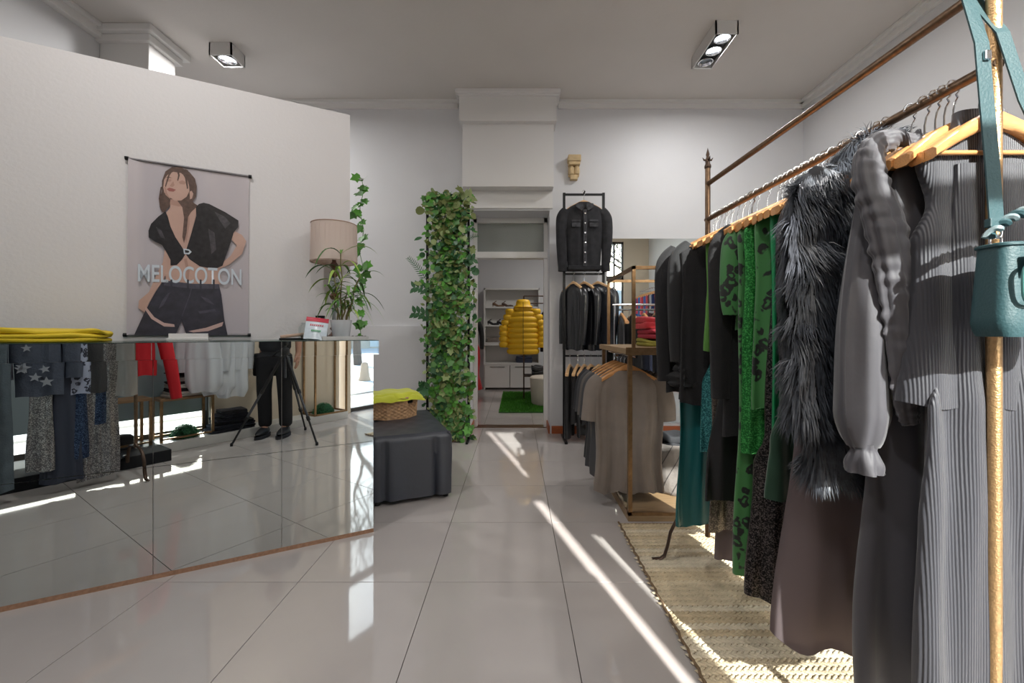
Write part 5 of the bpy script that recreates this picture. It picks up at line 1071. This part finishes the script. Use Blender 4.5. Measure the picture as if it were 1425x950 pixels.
cb_ = thing('camera', 'black camera mounted on the tripod', 'camera', (0, -.075, 1.082)); bx(-.068, .068, -.035, .03, .002, .096, .010).build('camera_body', 'tripod_black', cb_); bx(-.028, .028, -.03, .025, .094, .122, .008).build('viewfinder', 'tripod_black', cb_)
o = MB().lathe([(.0001, 0), (.034, 0), (.036, .02), (.034, .036), (.028, .037), (.026, .02), (.0001, .018)], seg=24).build('lens', 'tripod_black', cb_, True); o.matrix_local = Matrix.Translation((0, .03, .050)) @ Matrix.Rotation(-PI / 2, 4, 'X')

# ---------------------------------------------------------------- the photographer
def skin_mesh(name, nodes, edges, m_, parent, sub=1, extra=None, root=0):
    me = bpy.data.meshes.new(name); me.from_pydata([n[0] for n in nodes], edges, []); o = bpy.data.objects.new(name, me); C.objects.link(o)
    sk = o.modifiers.new('s', 'SKIN'); sk.use_smooth_shade = True
    for i, n in enumerate(nodes):
        r = n[1] if isinstance(n[1], tuple) else (n[1], n[1]); me.skin_vertices[0].data[i].radius = r; me.skin_vertices[0].data[i].use_root = (i == root)
    sb = o.modifiers.new('u', 'SUBSURF'); sb.levels = sub
    bpy.context.view_layer.update(); ev = o.evaluated_get(bpy.context.evaluated_depsgraph_get()); nm_ = bpy.data.meshes.new_from_object(ev)
    bpy.data.objects.remove(o)
    if extra:
        bm = bmesh.new(); bm.from_mesh(nm_); 
        for e_ in extra:
            t_ = bpy.data.meshes.new('t'); t_.from_pydata([tuple(v) for v in e_.v], [], e_.f); bm.from_mesh(t_)
        bm.to_mesh(nm_); bm.free()
    nm_.materials.clear(); nm_.materials.append(MATS[m_]); nm_.polygons.foreach_set('use_smooth', [True] * len(nm_.polygons)); return link(name, nm_, parent)
mat('skin', (188, 142, 120), .5, bump=.05, bscale=80); mat('tee_black', (44, 45, 50), .85, bump=.15, bscale=30); mat('trouser_black', (30, 30, 34), .85, bump=.4, bscale=18); mat('shoe_black', (24, 26, 32), .45); mat('shoe_sole', (40, 42, 50), .7); mat('hair_brown', (52, 38, 30), .7, bump=.5, bscale=80)
# local frame: x = his left, y = the way he faces is -y ... facing (-.88, .47)
ps = thing('person', 'photographer in dark t-shirt, black trousers and trainers standing behind the tripod', 'person', (.035, -.335, 0), math.atan2(.66, -.75) + PI / 2)
nodes = [((0, 0, .98), (.13, .10)), ((0, .01, 1.15), (.125, .095)), ((0, .02, 1.34), (.15, .10)), ((0, .02, 1.44), (.09, .07)), ((0, .01, 1.50), (.052, .055)), ((0, -.01, 1.58), .055)]
edges = [(0, 1), (1, 2), (2, 3), (3, 4), (4, 5)]
for s in (-1, 1):
    b = len(nodes); nodes += [((s * .17, .02, 1.42), (.055, .055)), ((s * .225, .025, 1.16), (.040, .042)), ((s * .245, -.01, .93), (.030, .034)), ((s * .245, -.02, .90), (.022, .030)), ((s * .245, -.028, .86), (.018, .036)), ((s * .243, -.032, .81), (.015, .038))]
    edges += [(3, b), (b, b + 1), (b + 1, b + 2), (b + 2, b + 3), (b + 3, b + 4), (b + 4, b + 5)]
    for k in range(4):
        q_ = len(nodes); y = -.062 + k * .020; l_ = (.066, .076, .072, .056)[k]
        nodes += [((s * .243, y, .805), .0095), ((s * .240, y - .002, .805 - l_ * .45), .0085), ((s * .232, y - .004, .805 - l_ * .8), .0078), ((s * .222, y - .006, .805 - l_), .0065)]
        edges += [(b + 5, q_), (q_, q_ + 1), (q_ + 1, q_ + 2), (q_ + 2, q_ + 3)]
    q_ = len(nodes); nodes += [((s * .238, -.058, .862), .0115), ((s * .232, -.076, .83), .0105), ((s * .226, -.082, .80), .0085)]; edges += [(b + 4, q_), (q_, q_ + 1), (q_ + 1, q_ + 2)]
for s in (-1, 1):
    b = len(nodes); nodes += [((s * .09, 0, .90), (.085, .085)), ((s * .10, -.01, .50), (.055, .058)), ((s * .10, .015, .12), (.036, .04)), ((s * .10, -.06, .05), (.036, .025))]
    edges += [(0, b), (b, b + 1), (b + 1, b + 2), (b + 2, b + 3)]
def headf(u, v):
    th = 2 * PI * u; ph_ = PI * v; x = .076 * math.sin(ph_) * math.cos(th); y = .096 * math.sin(ph_) * math.sin(th); z = -.118 * math.cos(ph_)
    if z < 0: x *= 1 - .30 * (-z / .118) ** 1.3; y *= 1 - .12 * (-z / .118)
    if y < 0:
        g_ = math.exp(-(x / .012) ** 2); y -= .024 * g_ * math.exp(-((z + .022) / .018) ** 2) + .012 * g_ * math.exp(-((z - .005) / .02) ** 2)
        for s in (-1, 1): y += .010 * math.exp(-((x - s * .03) / .014) ** 2 - ((z - .008) / .011) ** 2)
        y -= .007 * math.exp(-(x / .025) ** 2 - ((z + .056) / .008) ** 2); y -= .006 * math.exp(-(x / .03) ** 2 - ((z + .098) / .014) ** 2); y -= .006 * math.exp(-((z - .028) / .01) ** 2)
    for s in (-1, 1): x += s * .016 * math.exp(-((y - .005) / .016) ** 2 - ((z + .005) / .024) ** 2) * (1 if x * s > 0 else 0)
    return (x, y - .02, z + 1.64)
hd = MB().grid(headf, 56, 44, loop=True)
skin_mesh('body', nodes, edges, 'skin', ps, 1, [hd])
def hairf(u, v):
    x, y, z = headf(u, .40 + .6 * v); n = Vector((x, y + .02, z - 1.64)); k = 1.10
    if y < -.05 and z < 1.70: k = .97
    if z < 1.62 and y < .0: k = .95
    return (n.x * k, n.y * k - .02, n.z * k + 1.64)
MB().grid(hairf, 56, 26, loop=True).build('hair', 'hair_brown', ps, True)
for s in (-1, 1): MB().lathe([(.001, -.012), (.009, -.008), (.012, 0), (.009, .008), (.001, .012)], (s * .030, -.098, 1.648), 12).build('eye', mat('eye_dark', (60, 44, 38), .2), ps, True)
MB().tube([(-.022, -.117, 1.584), (0, -.122, 1.582), (.022, -.117, 1.584)], [.003, .006, .003], 8).build('mouth', mat('lip', (150, 88, 82), .5), ps, True)
tn = [((0, 0, .82), (.20, .145)), ((0, .01, 1.10), (.175, .125)), ((0, .015, 1.34), (.17, .12)), ((0, .02, 1.44), (.10, .08))]; te = [(0, 1), (1, 2), (2, 3)]
for s in (-1, 1): b = len(tn); tn += [((s * .17, .02, 1.42), (.072, .072)), ((s * .205, .022, 1.27), (.066, .066)), ((s * .215, .022, 1.20), (.066, .066))]; te += [(3, b), (b, b + 1), (b + 1, b + 2)]
skin_mesh('t_shirt', tn, te, 'tee_black', ps, 1)
tn = [((0, 0, .97), (.16, .12)), ((0, .0, .90), (.16, .12))]; te = [(0, 1)]
for s in (-1, 1):
    b = len(tn); tn += [((s * .095, 0, .80), (.105, .105)), ((s * .105, -.015, .50), (.082, .082)), ((s * .105, .0, .40), (.080, .080)), ((s * .105, .015, .16), (.072, .076)), ((s * .105, .01, .09), (.072, .076))]; te += [(1, b), (b, b + 1), (b + 1, b + 2), (b + 2, b + 3), (b + 3, b + 4)]
skin_mesh('trousers', tn, te, 'trouser_black', ps, 1)
for s in (-1, 1):
    m = MB(); m.grid(lambda u, v: (s * .105 + (.046 + .006 * math.sin(PI * min(1, v * 1.3))) * math.sin(PI * v) ** .5 * math.cos(2 * PI * u), .095 - .29 * v, max(.022, .055 + (.05 * (1 - v) + .022) * math.sin(PI * v) ** .5 * math.sin(2 * PI * u))), 24, 20, loop=True)
    sh = m.build('shoe', 'shoe_black', ps, True)
    MB().grid(lambda u, v: (s * .105 + (.052 + .006 * math.sin(PI * v)) * abs(math.sin(PI * v)) ** .4 * math.cos(2 * PI * u), .10 - .30 * v, .016 + .015 * (1 if math.sin(2 * PI * u) > 0 else -1)), 20, 16, loop=True).build('sole', 'shoe_sole', sh, True)
    for k in range(4): MB().tube([(s * .105 - .025, .0 - k * .026, .112 - k * .010), (s * .105 + .025, .0 - k * .026, .112 - k * .010)], .003, 6).build('lace', 'tripod_grey', sh)
bgx = thing('shoulder_bag', 'black shoulder bag hanging at the hip of the photographer', 'bag', (.035 + .02, -.335 - .24, .62), ps.rotation_euler.z); MB().box((0, .06, .14), (.30, .10, .26), bev=.03).build('bag_body', 'trouser_black', bgx, True)
MB().tube([(-.13, .06, .27), (-.06, -.02, .55), (.03, -.02, .82)], .010, 8, flat=.3).build('strap', 'trouser_black', bgx, True)

# ---------------------------------------------------------------- the street
struct('ground_street', bx(-30, 40, -45, FY - .15, -.12, -.02), mat('plaza_paving', (222, 218, 210), .8, var=.08, vscale=1.5))
pv = struct('pavement', bx(-6, 12, -2.4, FY - .15, -.02, -.012), mat('paver_joint', (120, 112, 104), .9))
pme = MB().box((0, 0, 0), (.985, .285, .014), bev=.003).mesh('paver', mat('paver', (224, 220, 212), .75, var=.08, vscale=3))
for i in range(-3, 9):
    for j in range(4): link('paver', pme, pv, (i + .5 * (j % 2), -1.13 - .3 * j, -.007))
bo = thing('stone_bollard', 'squat tapered stone bollard on the pavement outside the door', 'bollard', (4.0, -4.1, -.02)); MB().lathe([(.0001, 0), (.13, 0), (.13, .05), (.115, .08), (.085, .36), (.07, .41), (.035, .43), (.0001, .435)], seg=20).build('shaft', mat('bollard_stone', (190, 168, 146), .9, bump=.4, bscale=30, var=.1, vscale=10), bo, True)
MB().lathe([(.135, 0), (.14, .02), (.132, .04)], seg=20).build('base_ring', 'bollard_stone', bo)
def house(x0, x1, y, h, c, lab, n, roof):
    t = thing('town_house', lab, 'building', ((x0 + x1) / 2, y, -.02)); hw_ = (x1 - x0) / 2; m_ = mat('render_' + roof, c, .85, var=.05, vscale=1)
    bx(-hw_, hw_, -6, 0, 0, h).build('wall', m_, t); bx(-hw_ - .1, hw_ + .1, -.1, .18, h - .25, h, .03).build('cornice', 'white_laminate', t)
    for fl_ in range(int(h // 3.0)):
        for k in range(n):
            x = -hw_ + (k + .5) * 2 * hw_ / n; f_ = bx(x - .5, x + .5, 0, .05, fl_ * 3 + (.9 if fl_ else .1), fl_ * 3 + 2.4).build('window', 'white_laminate', t); bx(x - .42, x + .42, .045, .06, fl_ * 3 + (1.0 if fl_ else .9), fl_ * 3 + 2.3).build('pane', mat('dark_glass', (70, 84, 96), .1), f_)
house(-20, -8.5, -19, 6.6, (214, 204, 190), 'pale two storey house across the street, at the left', 4, 'a'); house(-8.3, 3.5, -19, 4.0, (200, 206, 214), 'low grey blue house across the street, straight ahead', 4, 'b')
house(3.7, 15, -22, 4.2, (216, 214, 210), 'low white house across the street behind the bare tree', 4, 'c'); house(15.2, 28, -20, 6.6, (206, 190, 172), 'tan two storey house across the street, at the right', 4, 'd')
tt = thing('bare_tree', 'bare winter street tree outside the shop window', 'tree', (6.8, -8.2, -.02)); tm = MB(); rr = random.Random(3)
def branch(p, d, l_, r, k):
    n = 4; pts = [p]; q_ = p.copy(); dd = d.copy()
    for _ in range(n): dd = (dd + Vector((rr.uniform(-.22, .22), rr.uniform(-.22, .22), rr.uniform(-.08, .2)))).normalized(); q_ = q_ + dd * l_ / n; pts.append(q_.copy())
    tm.tube(pts, [r * (1 - .35 * i / n) for i in range(n + 1)], 6 if k > 3 else 4)
    if k:
        for i in range(3 if k < 6 else 4):
            a = rr.uniform(0, 6.28); s = Vector((math.cos(a), math.sin(a), rr.uniform(-.1, .6))); branch(pts[-1 - (i % 2)], (dd * .8 + s * .75).normalized(), l_ * rr.uniform(.62, .85), r * .6, k - 1)
branch(Vector((0, 0, 0)), Vector((0, 0, 1)), 2.2, .16, 6); tm.build('branches', mat('tree_bark', (96, 84, 76), .9), tt)
